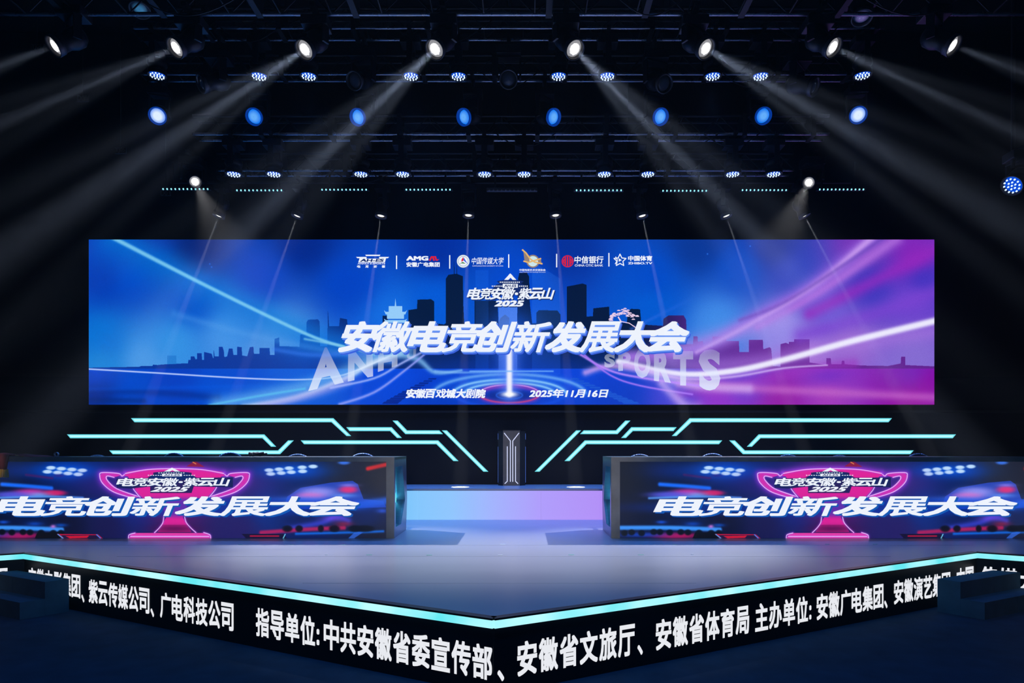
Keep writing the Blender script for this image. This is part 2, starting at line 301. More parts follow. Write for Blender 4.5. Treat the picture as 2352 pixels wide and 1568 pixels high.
def paint_desk():
    A = Art(-87, 1060, 887, 1236, 2)
    A.idw([(-80, 1080, (4, 8, 20)), (60, 1075, (3, 10, 34)), (150, 1080, (0, 34, 110)), (240, 1110, (4, 26, 84)), (100, 1150, (2, 24, 80)), (400, 1065, (60, 28, 92)), (560, 1120, (30, 34, 92)), (680, 1080, (6, 34, 96)), (800, 1090, (30, 32, 46)), (870, 1100, (34, 34, 42)),
           (250, 1200, (26, 22, 72)), (150, 1200, (12, 12, 40)), (400, 1215, (60, 22, 90)), (560, 1205, (40, 28, 96)), (700, 1200, (12, 26, 90)), (850, 1190, (16, 34, 100)), (860, 1225, (26, 24, 34)), (-60, 1200, (4, 10, 40)), (600, 1170, (10, 50, 140)), (300, 1165, (20, 40, 130))], p=3)
    for x in (40, 150): A.blob(x, 1080, 80, 22, (0, 60, 200), .35)
    A.blob(150, 1081, 70, 17, (0, 88, 225), .85); A.blob(668, 1081, 78, 17, (0, 84, 225), .85)
    L = [(117+24*i+(0 if i < 4 else 0), 1074+2*i) for i in range(4)]+[(109+23.5*i, 1083+2*i) for i in range(4)]
    for x, y in L: A.blob(x, y, 11.5, 4.6, (190, 222, 255), 1, 3)
    L = [(618, 1079.5), (641, 1077.5), (664, 1075), (694, 1073), (719, 1071), (622, 1088), (646, 1086), (669, 1084), (695, 1082)]
    for x, y in L: A.blob(x, y, 11, 4.6, (190, 222, 255), 1, 3)
    A.blob(790, 1062, 14, 5, (60, 120, 240), .9, 2); A.blob(135, 1092, 14, 4, (60, 30, 110), .6)
    A.stroke([(845, 1076), (890, 1066)], 5, (225, 40, 40), .9, 1.5); A.stroke([(60, 1090), (120, 1098)], 3, (90, 20, 90), .6)
    A.stroke([(5, 1112), (60, 1116), (118, 1121)], 5, (20, 110, 255), .95, 1.5); A.blob(70, 1131, 40, 9, (200, 50, 160), .95, 1.5); A.blob(125, 1132, 28, 7, (215, 30, 100), .95, 2); A.blob(25, 1136, 50, 8, (90, 90, 235), .85, 1.4)
    A.blob(90, 1136, 25, 6, (120, 170, 250), .7); A.stroke([(-20, 1144), (100, 1140), (190, 1143)], 3, (90, 160, 255), .8)
    A.poly([(660, 1140), (690, 1120), (760, 1108), (810, 1104), (822, 1112), (835, 1146), (880, 1150), (887, 1165), (650, 1170)], (40, 76, 215), .75)
    A.blob(730, 1130, 45, 12, (150, 150, 245), .9, 1.4); A.blob(712, 1140, 36, 9, (225, 120, 205), .9, 1.5); A.blob(800, 1124, 22, 9, (225, 50, 120), .95, 1.8); A.blob(800, 1114, 20, 4, (130, 120, 235), .8); A.blob(790, 1138, 30, 5, (110, 160, 255), .7)
    A.blob(700, 1147, 80, 8, (60, 110, 240), .8); A.stroke([(820, 1160), (890, 1150)], 10, (40, 100, 235), .85, 1.4)
    A.blob(878, 1173, 12, 5, (50, 90, 220), .8); A.blob(878, 1105, 20, 30, (40, 40, 50), .5)
    A.stroke([(-87, 1212), (30, 1212), (142, 1216)], 5.5, (60, 150, 255), .95, 1.6); A.blob(8, 1199, 12, 4, (20, 80, 210), .9); A.blob(80, 1203, 18, 5, (10, 70, 190), .8); A.blob(140, 1206, 14, 4, (10, 80, 200), .8); A.blob(122, 1209, 6, 4, (200, 120, 220), .9)
    A.blob(40, 1230, 60, 7, (190, 16, 90), .9, 1.5); A.blob(-40, 1228, 60, 6, (20, 70, 200), .8)
    for i in range(11): A.blob(-80+i*22+random.uniform(-5, 5), 1222+random.uniform(-1, 3), 8, 7, (6, 8, 18), .95, 3)
    A.poly([(80, 1236), (85, 1224), (135, 1222), (150, 1236)], (8, 8, 14), .95)
    A.poly([(130, 1226), (225, 1227), (237, 1237), (143, 1237)], (190, 16, 60), .9); A.poly([(140, 1229), (222, 1229), (230, 1237), (148, 1237)], (20, 20, 60), .9); A.poly([(150, 1231), (205, 1230), (200, 1235), (160, 1236)], (220, 20, 50), .9)
    A.stroke([(133, 1227), (146, 1237)], 1.2, (60, 170, 255), 1, curve=False); A.stroke([(222, 1228), (232, 1237)], 1.2, (60, 140, 255), 1, curve=False)
    A.stroke([(660, 1214), (740, 1200), (770, 1186), (800, 1196)], 7, (60, 70, 220), .7); A.stroke([(600, 1223), (700, 1216), (790, 1212)], 5, (190, 30, 90), .85, 1.4); A.blob(790, 1203, 20, 6, (170, 30, 60), .6); A.blob(765, 1190, 30, 8, (110, 70, 225), .7)
    A.stroke([(680, 1226), (830, 1222), (880, 1220)], 3, (20, 110, 235), .85); A.poly([(800, 1236), (815, 1222), (835, 1222), (812, 1237)], (50, 110, 235), .7)
    for x, r in ((660, 12), (687, 9), (737, 7), (768, 13), (815, 15), (838, 22)): A.blob(x, 1214, r, 8, (10, 10, 22), .95, 3)
    A.poly([(555, 1226), (650, 1226), (660, 1237), (566, 1237)], (22, 16, 50), .95); A.stroke([(575, 1231), (640, 1231)], 1.5, (220, 20, 60), .9); A.stroke([(655, 1227), (650, 1237)], 1.2, (120, 220, 255), 1)
    # the neon trophy
    A.blob(401, 1110, 200, 44, (110, 40, 190), .55, 1.4)
    def mir(p): return [(802-x, y) for x, y in p]
    hand = [(286, 1089), (280, 1093), (272, 1087), (235, 1085), (229, 1092), (236, 1110), (262, 1130), (310, 1145)]
    hin = [(262, 1096), (246, 1093), (246, 1102), (268, 1122), (318, 1140)]
    body = [(284, 1092), (292, 1083), (340, 1077), (401, 1075), (462, 1077), (510, 1083), (518, 1092), (508, 1094), (500, 1110), (488, 1130), (470, 1148), (430, 1160), (420, 1188), (440, 1222), (362, 1222), (382, 1188), (372, 1160), (332, 1148), (314, 1130), (302, 1110), (294, 1094)]
    for g in (hand, mir(hand)): A.stroke(g, 9, (140, 50, 215), .5)
    A.stroke([(288, 1086), (340, 1078), (401, 1076), (462, 1078), (514, 1086)], 9, (150, 60, 220), .7)
    A.poly(hand+[(318, 1140), (268, 1122), (246, 1102), (246, 1093), (262, 1096)], (215, 45, 170), .95); A.poly(mir(hand+[(318, 1140), (268, 1122), (246, 1102), (246, 1093), (262, 1096)]), (215, 45, 170), .95)
    A.poly(body, (226, 34, 152), .97); A.blob(401, 1160, 70, 30, (190, 30, 150), .5)
    A.poly([(362, 1222), (372, 1205), (430, 1205), (440, 1222)], (120, 20, 90), .5)
    A.blob(401, 1214, 50, 8, (70, 10, 70), .7)
    A.poly([(296, 1236), (300, 1227), (312, 1224), (468, 1224), (482, 1228), (486, 1237), (296, 1237)], (235, 60, 165), .97)
    for g in (hand, hin, mir(hand), mir(hin), [(302, 1112), (308, 1125), (322, 1142)], mir([(302, 1112), (308, 1125), (322, 1142)]), [(288, 1087), (340, 1078), (401, 1076), (462, 1078), (514, 1087)], [(376, 1187), (374, 1200), (366, 1212), (355, 1223)], [(424, 1187), (428, 1200), (438, 1212), (450, 1223)], [(295, 1236), (297, 1228), (310, 1224)], [(468, 1223), (482, 1228), (484, 1236)], [(300, 1232), (480, 1232)]):
        A.stroke(g, 3.2, (170, 70, 225), .5); A.stroke(g, 1.1, (240, 190, 255), 1, 1.5)
    A.poly([(428, 1071), (448, 1058), (470, 1072)], (150, 26, 50), .8); A.stroke([(443, 1061), (450, 1065)], 1, (240, 150, 70), 1)
    # blue glow under the big characters, dark slab round the small logo
    A.poly([(300, 1122), (345, 1117), (345, 1132), (440, 1132), (445, 1117), (535, 1119), (535, 1096), (440, 1097), (440, 1085), (352, 1085), (352, 1097), (268, 1099), (268, 1120)], (20, 30, 84), .9)
    A.blob(410, 1165, 470, 22, (0, 60, 190), .55, 3)
    A.a += rng.normal(0, .012, A.a.shape[:2])[..., None].astype(np.float32)
    return A.a

# ---------------------------------------------------------------- lettering
_cache = {}
def glyphs(s, bold=0.0, shear=0.0, offset=0.0, fine=False):
    k = (s, bold, shear, offset, fine)
    if k in _cache: return _cache[k]
    cu = bpy.data.curves.new('lettering', 'FONT'); cu.body = s; cu.size = 1; cu.offset = offset; cu.resolution_u = 3
    o = bpy.data.objects.new('lettering', cu); C.objects.link(o); bpy.context.view_layer.update()
    me = bpy.data.meshes.new_from_object(o.evaluated_get(bpy.context.evaluated_depsgraph_get()))
    bpy.data.objects.remove(o); bpy.data.curves.remove(cu)
    n = len(me.vertices); co = np.zeros(n*3); me.vertices.foreach_get('co', co); co = co.reshape(-1, 3)[:, :2]
    fs = [tuple(p.vertices) for p in me.polygons]; bpy.data.meshes.remove(me)
    V, Fs = [], []
    sh = [(0, 0)] if not bold else [(dx*bold, dy*bold) for dx in (-1, 0, 1) for dy in (-1, 0, 1) if (dx, dy) != (0, 0)]
    if fine and bold: sh = [(a*bold, b*bold) for a in (-1, -.5, 0, .5, 1) for b in (-1, -.5, 0, .5, 1) if max(abs(a), abs(b)) == 1]
    for i, (dx, dy) in enumerate(sh):
        V.append(co+np.array([dx, dy])); Fs += [tuple(v+i*n for v in f) for f in fs]
    V = np.concatenate(V); V[:, 0] += V[:, 1]*shear
    mn, mx = V.min(0), V.max(0); V = (V-mn)/(mx-mn)
    _cache[k] = (V, Fs); return _cache[k]
def text(name, items, m, mapf, parent):
    """items: (string, x0, y0, x1, y1, bold, shear[, offset]) boxes in picture pixels (y0 on top); mapf(px, py) -> world"""
    V, Fs = [], []
    for it in items:
        s, x0, y0, x1, y1, b, sh = it[:7]; v, f = glyphs(s, b, sh, it[7] if len(it) > 7 else 0, b > .015 and abs(y1-y0) > 30)
        base = len(V)
        V += [mapf(x0+(x1-x0)*a, y1+(y0-y1)*c) for a, c in v]; Fs += [tuple(i+base for i in g) for g in f]
    me = bpy.data.meshes.new(name); me.from_pydata([tuple(p) for p in V], [], Fs); me.update()
    return link(name, me, m, parent)
DENSE = '徽竞新展紫剧省媒集影宣旅部集演戏'
def row(s_, x0, y0, x1, y1, b, sh, gap=.03):
    h = y1-y0; lean = sh*h; wts = [.38 if c == '·' else 1 for c in s_]; p = (x1-x0-lean)/sum(wts); out = []; x = x0
    for ch, wt in zip(s_, wts):
        if ch == '·': out.append((ch, x+p*.05+lean*.5, y0+h*.40, x+p*.33+lean*.5, y0+h*.62, .02, 0))
        else: out.append((ch, x+p*gap, y0, x+p*(1-gap)+lean, y1, b*.6 if ch in DENSE else b, lean/p))
        x += p*wt
    return out
def flat(name, polys, m, mapf, parent):
    V, Fs = [], []
    for p in polys:
        base = len(V); V += [tuple(mapf(*q)) for q in p]; Fs.append(tuple(range(base, base+len(p))))
    me = bpy.data.meshes.new(name); me.from_pydata(V, [], Fs); me.update(); return link(name, me, m, parent)
def ring(cx, cy, r0, r1, n=24, a0=0, a1=360):
    out = []
    for i in range(n):
        a, b = math.radians(a0+(a1-a0)*i/n), math.radians(a0+(a1-a0)*(i+1)/n)
        out.append([(cx+r0*math.cos(a), cy+r0*math.sin(a)), (cx+r1*math.cos(a), cy+r1*math.sin(a)), (cx+r1*math.cos(b), cy+r1*math.sin(b)), (cx+r0*math.cos(b), cy+r0*math.sin(b))])
    return out
def disc(cx, cy, r, n=24): return [[(cx+r*math.cos(2*math.pi*i/n), cy+r*math.sin(2*math.pi*i/n)) for i in range(n)]]
def bars(pts, w_):                                # polyline -> quads of picture-pixel width w_
    out = []
    for (ax, ay), (bx, by) in zip(pts, pts[1:]):
        d = math.hypot(bx-ax, by-ay); nx, ny = -(by-ay)/d*w_/2, (bx-ax)/d*w_/2; ex, ey = (bx-ax)/d*w_*.3, (by-ay)/d*w_*.3
        out.append([(ax+nx-ex, ay+ny-ey), (bx+nx+ex, by+ny+ey), (bx-nx+ex, by-ny+ey), (ax-nx-ex, ay-ny-ey)])
    return out
def quadwarp(s, q, m, name, parent, mapf, off=.03):   # letters bent into a four-cornered box tl, tr, br, bl
    v, f = glyphs(s, 0, 0, off); V = []
    for a, c in v:
        t = [(q[0][i]*(1-a)+q[1][i]*a) for i in (0, 1)]; b = [(q[3][i]*(1-a)+q[2][i]*a) for i in (0, 1)]
        V.append(tuple(mapf(b[0]*(1-c)+t[0]*c, b[1]*(1-c)+t[1]*c)))
    me = bpy.data.meshes.new(name); me.from_pydata(V, [], f); me.update(); return link(name, me, m, parent)

# ================================================================ SETTING
WY = 12.45; RY = 11.12; RZ = .503; FZ = -.53
CARPET = mat('navy_carpet', (.013, .038, .08), .95, noise=.35, scale=5, bump=.25, spec=.1)
struct(MB().box((0, 5.5, FZ-.05), (26, 18, .1)).build('floor', CARPET))
struct(MB().box((0, 5.5, 9.05), (26, 18, .1)).build('ceiling', BLACK))
struct(MB().box((0, 14.3, 4.2), (26, .1, 9.6)).build('wall_back', FABRIC))
struct(MB().box((-12.8, 5.5, 4.2), (.1, 18, 9.6)).build('wall_left', FABRIC))
struct(MB().box((12.8, 5.5, 4.2), (.1, 18, 9.6)).build('wall_right', FABRIC))

# ---------------------------------------------------------------- stage platform with its LED skirts
A0 = Vector((0.003, 4.68)); LC = Vector((-5.35, 7.61)); RC = Vector((5.30, 7.67))
LW = LC+Vector((-.85, -.53))*5; RW = RC+Vector((.85, -.53))*5
DECK = mat('stage_floor_vinyl', (.29, .30, .36), .33, noise=.10, scale=1.2, rvar=.07, stretch=(.5, 2.2, 1), spec=.55)
stage = thing('stage_platform', 'large raised grey stage with a pointed front and cyan-lit edge', 'stage', (0, 7.6, FZ))
def rel(o, par):
    o.parent = par; o.matrix_parent_inverse = Matrix.Translation(-par.location); return o
def part(name, mb, m, par, sm=False): return rel(mb.build(name, m, None, sm=sm), par)
outline = [A0, RC, RW, Vector((9.6, 5.3)), Vector((9.6, 12.6)), Vector((-9.6, 12.6)), Vector((-9.6, 5.3)), LW, LC]
outline = [A0, RC, RW, Vector((9.56, 12.42)), Vector((-9.6, 12.42)), LW, LC]
part('deck', MB().prism([(p.x, p.y, 0) for p in outline], (0, 0, -.06)), DECK, stage)
SKIRT = mat('led_skirt_panel', (.006, .006, .009), .35, noise=.3, scale=30)
TRIM = mat('stage_edge_trim', (.05, .045, .03), .35, .6, noise=.9, scale=40)
SEGS = [('left', A0, LC), ('right', A0, RC), ('lw', LC, LW), ('rw', RC, RW)]
def strip_mat():
    m = emit('cyan_edge_strip', (1, 1, 1, 1), 1.1); nt = m.node_tree
    tc = nt.nodes.new('ShaderNodeTexCoord'); n = nt.nodes.new('ShaderNodeTexNoise'); r = nt.nodes.new('ShaderNodeValToRGB')
    n.inputs['Scale'].default_value = 1.6; n.inputs['Detail'].default_value = 3
    r.color_ramp.elements[0].position = .35; r.color_ramp.elements[0].color = srgb(100, 226, 234); r.color_ramp.elements[1].position = .65; r.color_ramp.elements[1].color = srgb(182, 245, 252)
    nt.links.new(tc.outputs['Object'], n.inputs['Vector']); nt.links.new(n.outputs[0], r.inputs[0]); nt.links.new(r.outputs[0], nt.nodes['Principled BSDF'].inputs['Emission Color'])
    return m
STRIP = strip_mat()
skirts = {}
for key, a, b in SEGS:
    d = (b-a).normalized(); n = Vector((d.y, -d.x));
    if n.y > 0: n = -n
    def pt(p, off, z): q = p+n*off; return (q.x, q.y, z)
    L = (b-a).length; cells = max(1, round(L/.5))
    par = part('skirt_panel', MB().prism([pt(a, -.05, FZ), pt(b, -.05, FZ), pt(b, -.05, -.062), pt(a, -.05, -.062)], (n.x*.045, n.y*.045, 0)), SKIRT, stage)
    skirts[key] = (par, a, b, d, n)
    part('edge_strip', MB().prism([pt(a, 0, -.066), pt(b, 0, -.066), pt(b, .0, -.012), pt(a, .0, -.012)], (n.x*.018, n.y*.018, 0)), STRIP, stage)
    part('edge_trim', MB().prism([pt(a, -.05, .004), pt(b, -.05, .004), pt(b, .02, .004), pt(a, .02, .004)], (0, 0, -.014)), TRIM, stage)
SKT = mat('skirt_lettering_white', (.8, .8, .8), .5); SKW = emit('skirt_lettering', srgb(232, 234, 240), 1)
def skirt_text(key, chars, z0, z1, cw):
    lift = .036 if (key[1] == 'w' or abs(chars[0][1]) > 5) else .012 if abs(chars[0][1]) > 4.4 else 0; z0 += lift; z1 += lift
    par, a, b, d, n = skirts[key]; L = (b-a).length; V, Fs = [], []
    for ch, s in chars:                          # s = left edge of the character along the panel (m)
        if ch == '、': v, f = glyphs(ch, .02); w0, w1, y0, y1 = 0, .3, z0-.01, z0+.07
        elif ch == ':': v, f = glyphs(ch, .03); w0, w1, y0, y1 = .05, .22, z0+.02, z0+.15
        else: v, f = glyphs(ch, .028); w0, w1, y0, y1 = .03, .95, z0, z1
        if key == 'left' or key == 'lw':          # d points away from the corner; text still reads left to right
            g = lambda u: s-(w0+(w1-w0)*u)*cw
        else: g = lambda u: s+(w0+(w1-w0)*u)*cw
        base = len(V)
        for u, t in v:
            q = a+d*g(u)-n*.003; V.append((q.x, q.y, y0+(y1-y0)*t))
        Fs += [tuple(i+base for i in g2) for g2 in f]
    me = bpy.data.meshes.new('lettering'); me.from_pydata(V, [], Fs); me.update()
    o = link('lettering', me, SKW, par)
    return o
LL, LR = (LC-A0).length, (RC-A0).length
def run(s, start, pitch, sgn=1): return [(ch, (start+sgn*i*pitch)) for i, ch in enumerate(s)]
cw = .176
Z0, Z1 = -.432, -.190
def phrases(key, lst):
    for str_, start, pitch, sg in lst: skirt_text(key, run(str_, start, pitch, sg), Z0, Z1, cw)
phrases('left', [('中共安徽省委宣传部', .2604*LL, cw, -1), ('指导单位', .389*LL, cw, -1), (':', .389*LL-4*cw, cw, -1), ('广电科技公司', .6038*LL, cw*.985, -1), ('、', .627*LL, cw, -1),
                 ('紫云传媒公司', .7974*LL, cw*.97, -1), ('、', .818*LL, cw, -1), ('安徽电影集团', .9886*LL, cw*.97, -1)])
phrases('right', [('、', .03, cw, 1), ('安徽省文旅厅', .0297*LR, cw, 1), ('、', .206*LR, cw, 1), ('安徽省体育局', .2353*LR, cw, 1), ('主办单位', .4188*LR, cw, 1), (':', .4188*LR+4*cw, cw, 1),
                  ('安徽广电集团', .552*LR, cw*.97, 1), ('、', .722*LR, cw, 1), ('安徽演艺集团', .7476*LR, cw*.97, 1), ('、', .919*LR, cw, 1), ('中国', .935*LR, cw, 1)])
phrases('rw', [('传媒大学', .03, cw, 1), ('、', .76, cw, 1), ('安徽艺术学院', .85, cw, 1)])
phrases('lw', [('中国电视集团', 1.2, cw, -1)])
TAPE = mat('white_floor_tape', (.8, .85, .85), .5); TAPEG = mat('green_floor_tape', (.2, .6, .45), .6)
for px, py, g, ln in ((1155, 1250, 0, .07), (750, 1274, 0, .03), (1149, 1274.5, 0, .05), (1590, 1273, 0, .03), (552, 1250.5, 1, .05), (670, 1250.5, 1, .05), (790, 1251, 1, .05), (848, 1274, 1, .06), (1550, 1250.5, 1, .05), (1665, 1250.5, 1, .05), (1790, 1249.5, 1, .05), (1900, 1249.5, 1, .05), (2010, 1249.5, 1, .05), (1312, 1274, 1, .06), (1472, 1274, 1, .06), (986, 1274.5, 1, .06)):
    Y = F*HC/(py-CY); q = P(px, py, Y); part('tape_mark', MB().box((q.x, q.y, .002), (ln, .016, .003)), TAPEG if g else TAPE, stage)
for Y in (5.9, 7.35, 8.2): part('floor_seam', MB().box((0, Y, .0008), (2*(Y-4.9)*1.7, .006, .0012)), mat('seam_tape', (.4, .41, .46), .4), stage)

# ---------------------------------------------------------------- riser with its LED face
riser = thing('riser_platform', 'long low riser with pale blue to violet LED front behind the desks', 'platform', (0, 11.8, 0))
part('deck', MB().box((0, (RY+WY)/2-.01, RZ-.03), (17, WY-RY-.02, .06)), DECK, riser)
part('support_frame', MB().box((0, (RY+WY)/2+.02, .22), (16.8, WY-RY-.1, .44)), BLACK, riser)
def riser_mat():
    m = emit('riser_led_face', (1, 1, 1, 1), 1, (.05, .05, .05, 1)); nt = m.node_tree
    tc = nt.nodes.new('ShaderNodeTexCoord'); sp = nt.nodes.new('ShaderNodeSeparateXYZ'); r = nt.nodes.new('ShaderNodeMapRange'); cr = nt.nodes.new('ShaderNodeValToRGB')
    r.inputs[1].default_value = -4.0; r.inputs[2].default_value = 4.0
    e = cr.color_ramp.elements; e[0].position = .1; e[0].color = srgb(60, 130, 240); e[1].position = .95; e[1].color = srgb(150, 70, 220)
    for p, c in ((.29, (128, 198, 250)), (.38, (142, 196, 250)), (.47, (162, 176, 250)), (.56, (174, 154, 248)), (.68, (178, 142, 244))):
        x = e.new(p); x.color = srgb(*c)
    nt.links.new(tc.outputs['Object'], sp.inputs[0]); nt.links.new(sp.outputs[0], r.inputs[0]); nt.links.new(r.outputs[0], cr.inputs[0]); nt.links.new(cr.outputs[0], nt.nodes['Principled BSDF'].inputs['Emission Color'])
    return m
RM = riser_mat()
for i in range(17): part('led_panel', MB().box((-8+i, RY-.01, .235), (.998, .04, .468)), RM, riser)

# ---------------------------------------------------------------- black backdrop panel with cyan light lines
BP = mat('backdrop_black', (.0045, .006, .009), .6, noise=.15, scale=1.5, spec=.12)
back = thing('backdrop_panel', 'wide black panel with angular cyan light lines under the big screen', 'backdrop', (0, 12.5, 0))
part('panel', MB().box((0, WY+.06, 1.23), (19, .12, 2.46)), BP, back)
part('top_ledge', MB().box((0, WY+.0, 1.83), (19, .10, .04)), BLACK, back)
tag(MB().box((0, 12.85, 4.3), (21, .1, 9.3)).build('stage_drape', FABRIC), 'black drape hanging full height behind the big LED screen', 'drape')
shapes = [
 [(300, 960), (764.6, 960), (805.5, 1001), (795, 1001), (760.4, 969.3), (308, 969.3)],
 [(794.5, 980.7), (898.6, 980.7), (922, 1005.5), (911, 1005.5), (895, 989.6), (802, 989.6)],
 [(900.7, 965.6), (912.4, 965.6), (934, 988), (1008, 988), (1016.5, 996.6), (930.3, 996.6)],
 [(1014, 988), (1025.4, 988), (1120.8, 1082.9), (1109.5, 1082.9)],
 [(689.8, 1011), (1005.5, 1011), (1052.2, 1058.5), (1040.5, 1058.5), (1001.5, 1019.8), (697.5, 1019.8)],
 [(153, 997.2), (605.8, 997.2), (633, 1025.6), (621.7, 1025.6), (601.8, 1006), (160.5, 1006)],
 [(250, 1034), (637.8, 1034), (661, 1011), (673.5, 1011), (642, 1042.7), (258, 1042.7)]]
YS = WY-.012
def inset(p, k):                                  # core of the strip: same outline pulled in
    out = []; n = len(p); ar = sum(p[i][0]*p[(i+1) % n][1]-p[(i+1) % n][0]*p[i][1] for i in range(n)); sg = 1 if ar > 0 else -1
    for i in range(n):
        a, b, c = (Vector(p[(i-1) % n]), Vector(p[i]), Vector(p[(i+1) % n])); d1 = (b-a).normalized(); d2 = (c-b).normalized()
        n1 = Vector((-d1.y, d1.x))*sg; n2 = Vector((-d2.y, d2.x))*sg; h = (n1+n2); h = h/max(.35, h.length_squared/2)
        q = b+h*k; out.append((q.x, q.y))
    return out
for sh in shapes:
    for mir_ in (0, 1):
        f = (lambda px, py, m_=mir_: (lambda q: Vector((-q.x if m_ else q.x, q.y, q.z)))(P(px+.8, py, YS)))
        o = part('light_strip', MB().prism([f(*p) for p in sh], (0, .02, 0)), TEAL, back)
        f2 = (lambda px, py, m_=mir_: (lambda q: Vector((-q.x if m_ else q.x, q.y-.002, q.z)))(P(px+.8, py, YS)))
        c = MB().prism([f2(*p) for p in inset(sh, 2.3)], (0, .001, 0)).build('light_core', TEALC, o)

# ---------------------------------------------------------------- main LED screen
SY = 12.36
scr = thing('led_screen', 'huge wide LED screen with blue city skyline and white Chinese title', 'screen', (0, SY, 1.95))
tl, br = P(204, 550, SY), P(2146, 929, SY)
part('cabinet', MB().box(((tl.x+br.x)/2, SY+.09, (tl.z+br.z)/2), (br.x-tl.x+.02, .17, tl.z-br.z+.02)), BLACK, scr)
def screen_face(name, x0, y0, x1, y1, Y, m, parent):
    a, b = P(x0, y1, Y), P(x1, y0, Y); me = bpy.data.meshes.new(name)
    me.from_pydata([(a.x, Y, a.z), (b.x, Y, a.z), (b.x, Y, b.z), (a.x, Y, b.z)], [], [(0, 1, 2, 3)]); uv = me.uv_layers.new()
    for i, c in enumerate(((0, 0), (1, 0), (1, 1), (0, 1))): uv.data[i].uv = c
    o = link(name, me, m); rel(o, parent); return o
screen_face('display', 204, 550, 2146, 929, SY, image_mat('main_screen_picture', paint_main()), scr)
def ml(k): return lambda px, py: P(px, py, SY) - Vector((0, .003*k, 0))
def sp_(o): o.matrix_parent_inverse = Matrix.Translation(-scr.location); return o
def st(name, items, m, k): return sp_(text(name, items, m, ml(k), scr))
def sf(name, polys, m, k): return sp_(flat(name, polys, m, ml(k), scr))
# ghost letters
GH = ghost('ghost_lettering', srgb(225, 236, 255), -1)
for ch, q in (('A', ((735, 798), (762, 797), (790, 878), (708, 898))), ('N', ((800, 800), (856, 806), (857, 864), (799, 876))), ('H', ((869, 806), (913, 806), (913, 840), (868, 854))), ('U', ((934, 800), (956, 800), (955, 822), (934, 826))),
              ('S', ((1388, 812), (1413, 812), (1413, 842), (1388, 845))), ('P', ((1420, 808), (1449, 808), (1449, 850), (1420, 852))), ('O', ((1456, 800), (1494, 800), (1494, 868), (1456, 868))), ('R', ((1502, 806), (1541, 806), (1541, 879), (1502, 874))), ('T', ((1546, 806), (1592, 806), (1592, 886), (1546, 884))), ('S', ((1604, 802), (1656, 802), (1654, 897), (1606, 896)))):
    sp_(quadwarp(ch, q, GH, 'ghost_letter', scr, ml(1), .05))
# pagoda and pine tree behind the title
sf('pagoda_print', [[(906.5, 705), (908.5, 685), (910.5, 705)], [(893, 703), (924, 703), (924, 716), (893, 716)], [(882, 712), (886, 716), (931, 716), (935, 712), (931, 722), (886, 722)], [(889, 722), (928, 722), (928, 732), (889, 732)], [(882, 732), (887, 735), (930, 735), (935, 732), (931, 741), (886, 741)]], PALE, 2)
pine = []
for i in range(46):
    a = random.random(); x = 1400+a*65; y = 738-26*math.sin(min(1, (x-1396)/44)*math.pi*.5)+max(0, (x-1432))*.62+random.uniform(0, 15)-6
    pine += [[(x-4.5, y), (x-2, y-2.6), (x+2, y-2.6), (x+4.5, y)]]
sf('pine_print', pine+bars([(1424, 760), (1426, 738), (1420, 728)], 3)+bars([(1426, 738), (1445, 742), (1460, 752)], 2), PINKW, 2)
# main title with its blue thickness
T1 = '安徽电竞创新发展大会'
st('title_shadow', row(T1, 779, 744, 1590, 815, .05, .30), EDGEBLUE, 3); st('title_side', row(T1, 776, 741, 1588, 812, .046, .30), emit('title_mid_blue', srgb(104, 150, 244)), 4)
st('title_lettering', row(T1, 774, 738, 1586, 809, .037, .30), WHITE, 5)
def logo_roof(fx, fy, sx, sy_, A1, B1, k, mk, par, fix):
    """the small pagoda emblem: white peak, two dark roofs with white rims, plate with letters"""
    g = lambda pts: [(fx+x*sx, fy+y*sy_) for x, y in pts]
    out = [flat('emblem_roof', [g(p) for p in ([(-40, -1), (-20, 8), (20, 8), (40, -1), (30, -13), (24, -15), (-24, -15), (-30, -13)], [(-29, -21), (-22, -15), (22, -15), (29, -21), (14, -24), (-14, -24)])], B1, mk(k), par)]
    out.append(flat('emblem_peak', [g(p) for p in ([(-13, -24), (0, -39), (5, -34), (-4, -24)], [(0, -39), (13, -24), (5, -24), (-4, -35)], [(-16, -15), (16, -15), (16, -6), (-16, -6)])], A1, mk(k+1), par))
    rim = []
    for x in range(-21, 22, 4): rim.append(g([(x-1.2, -20), (x+1.2, -20), (x+1.2, -17.5), (x-1.2, -17.5)]))
    for x in list(range(-38, -17, 4))+list(range(20, 40, 4)): rim.append(g([(x-1.2, -11), (x+1.2, -11), (x+1.2, -8.5), (x-1.2, -8.5)]))
    out.append(flat('emblem_tiles', rim, A1, mk(k+1), par))
    out.append(text('emblem_lettering', [('AH-ES', fx-13*sx, fy-13.5*sy_, fx+13*sx, fy-7.5*sy_, .03, .1)], NAVY, mk(k+2), par))
    for o in out: fix(o)
logo_roof(1172, 667, 1.08, 1, WHITE, NAVY, 3, ml, scr, sp_)
T2 = '电竞安徽·紫云山'
st('subtitle_shadow', row(T2, 1073, 663, 1277, 690, .06, .28)+[('2025', 1136, 691, 1206, 706, .04, .2)], NAVY, 3)
st('subtitle_lettering', row(T2, 1071, 661, 1275, 688, .032, .28)+[('2025', 1135, 690, 1204, 704, .045, .2)], WHITE, 4)
st('venue_lettering', row('安徽百戏城大剧院', 931, 893, 1117, 914, .045, .18), WHITE, 3)
st('date_lettering', [('2025年11月16日', 1215, 893, 1398, 913, .035, .2)], WHITE, 3)
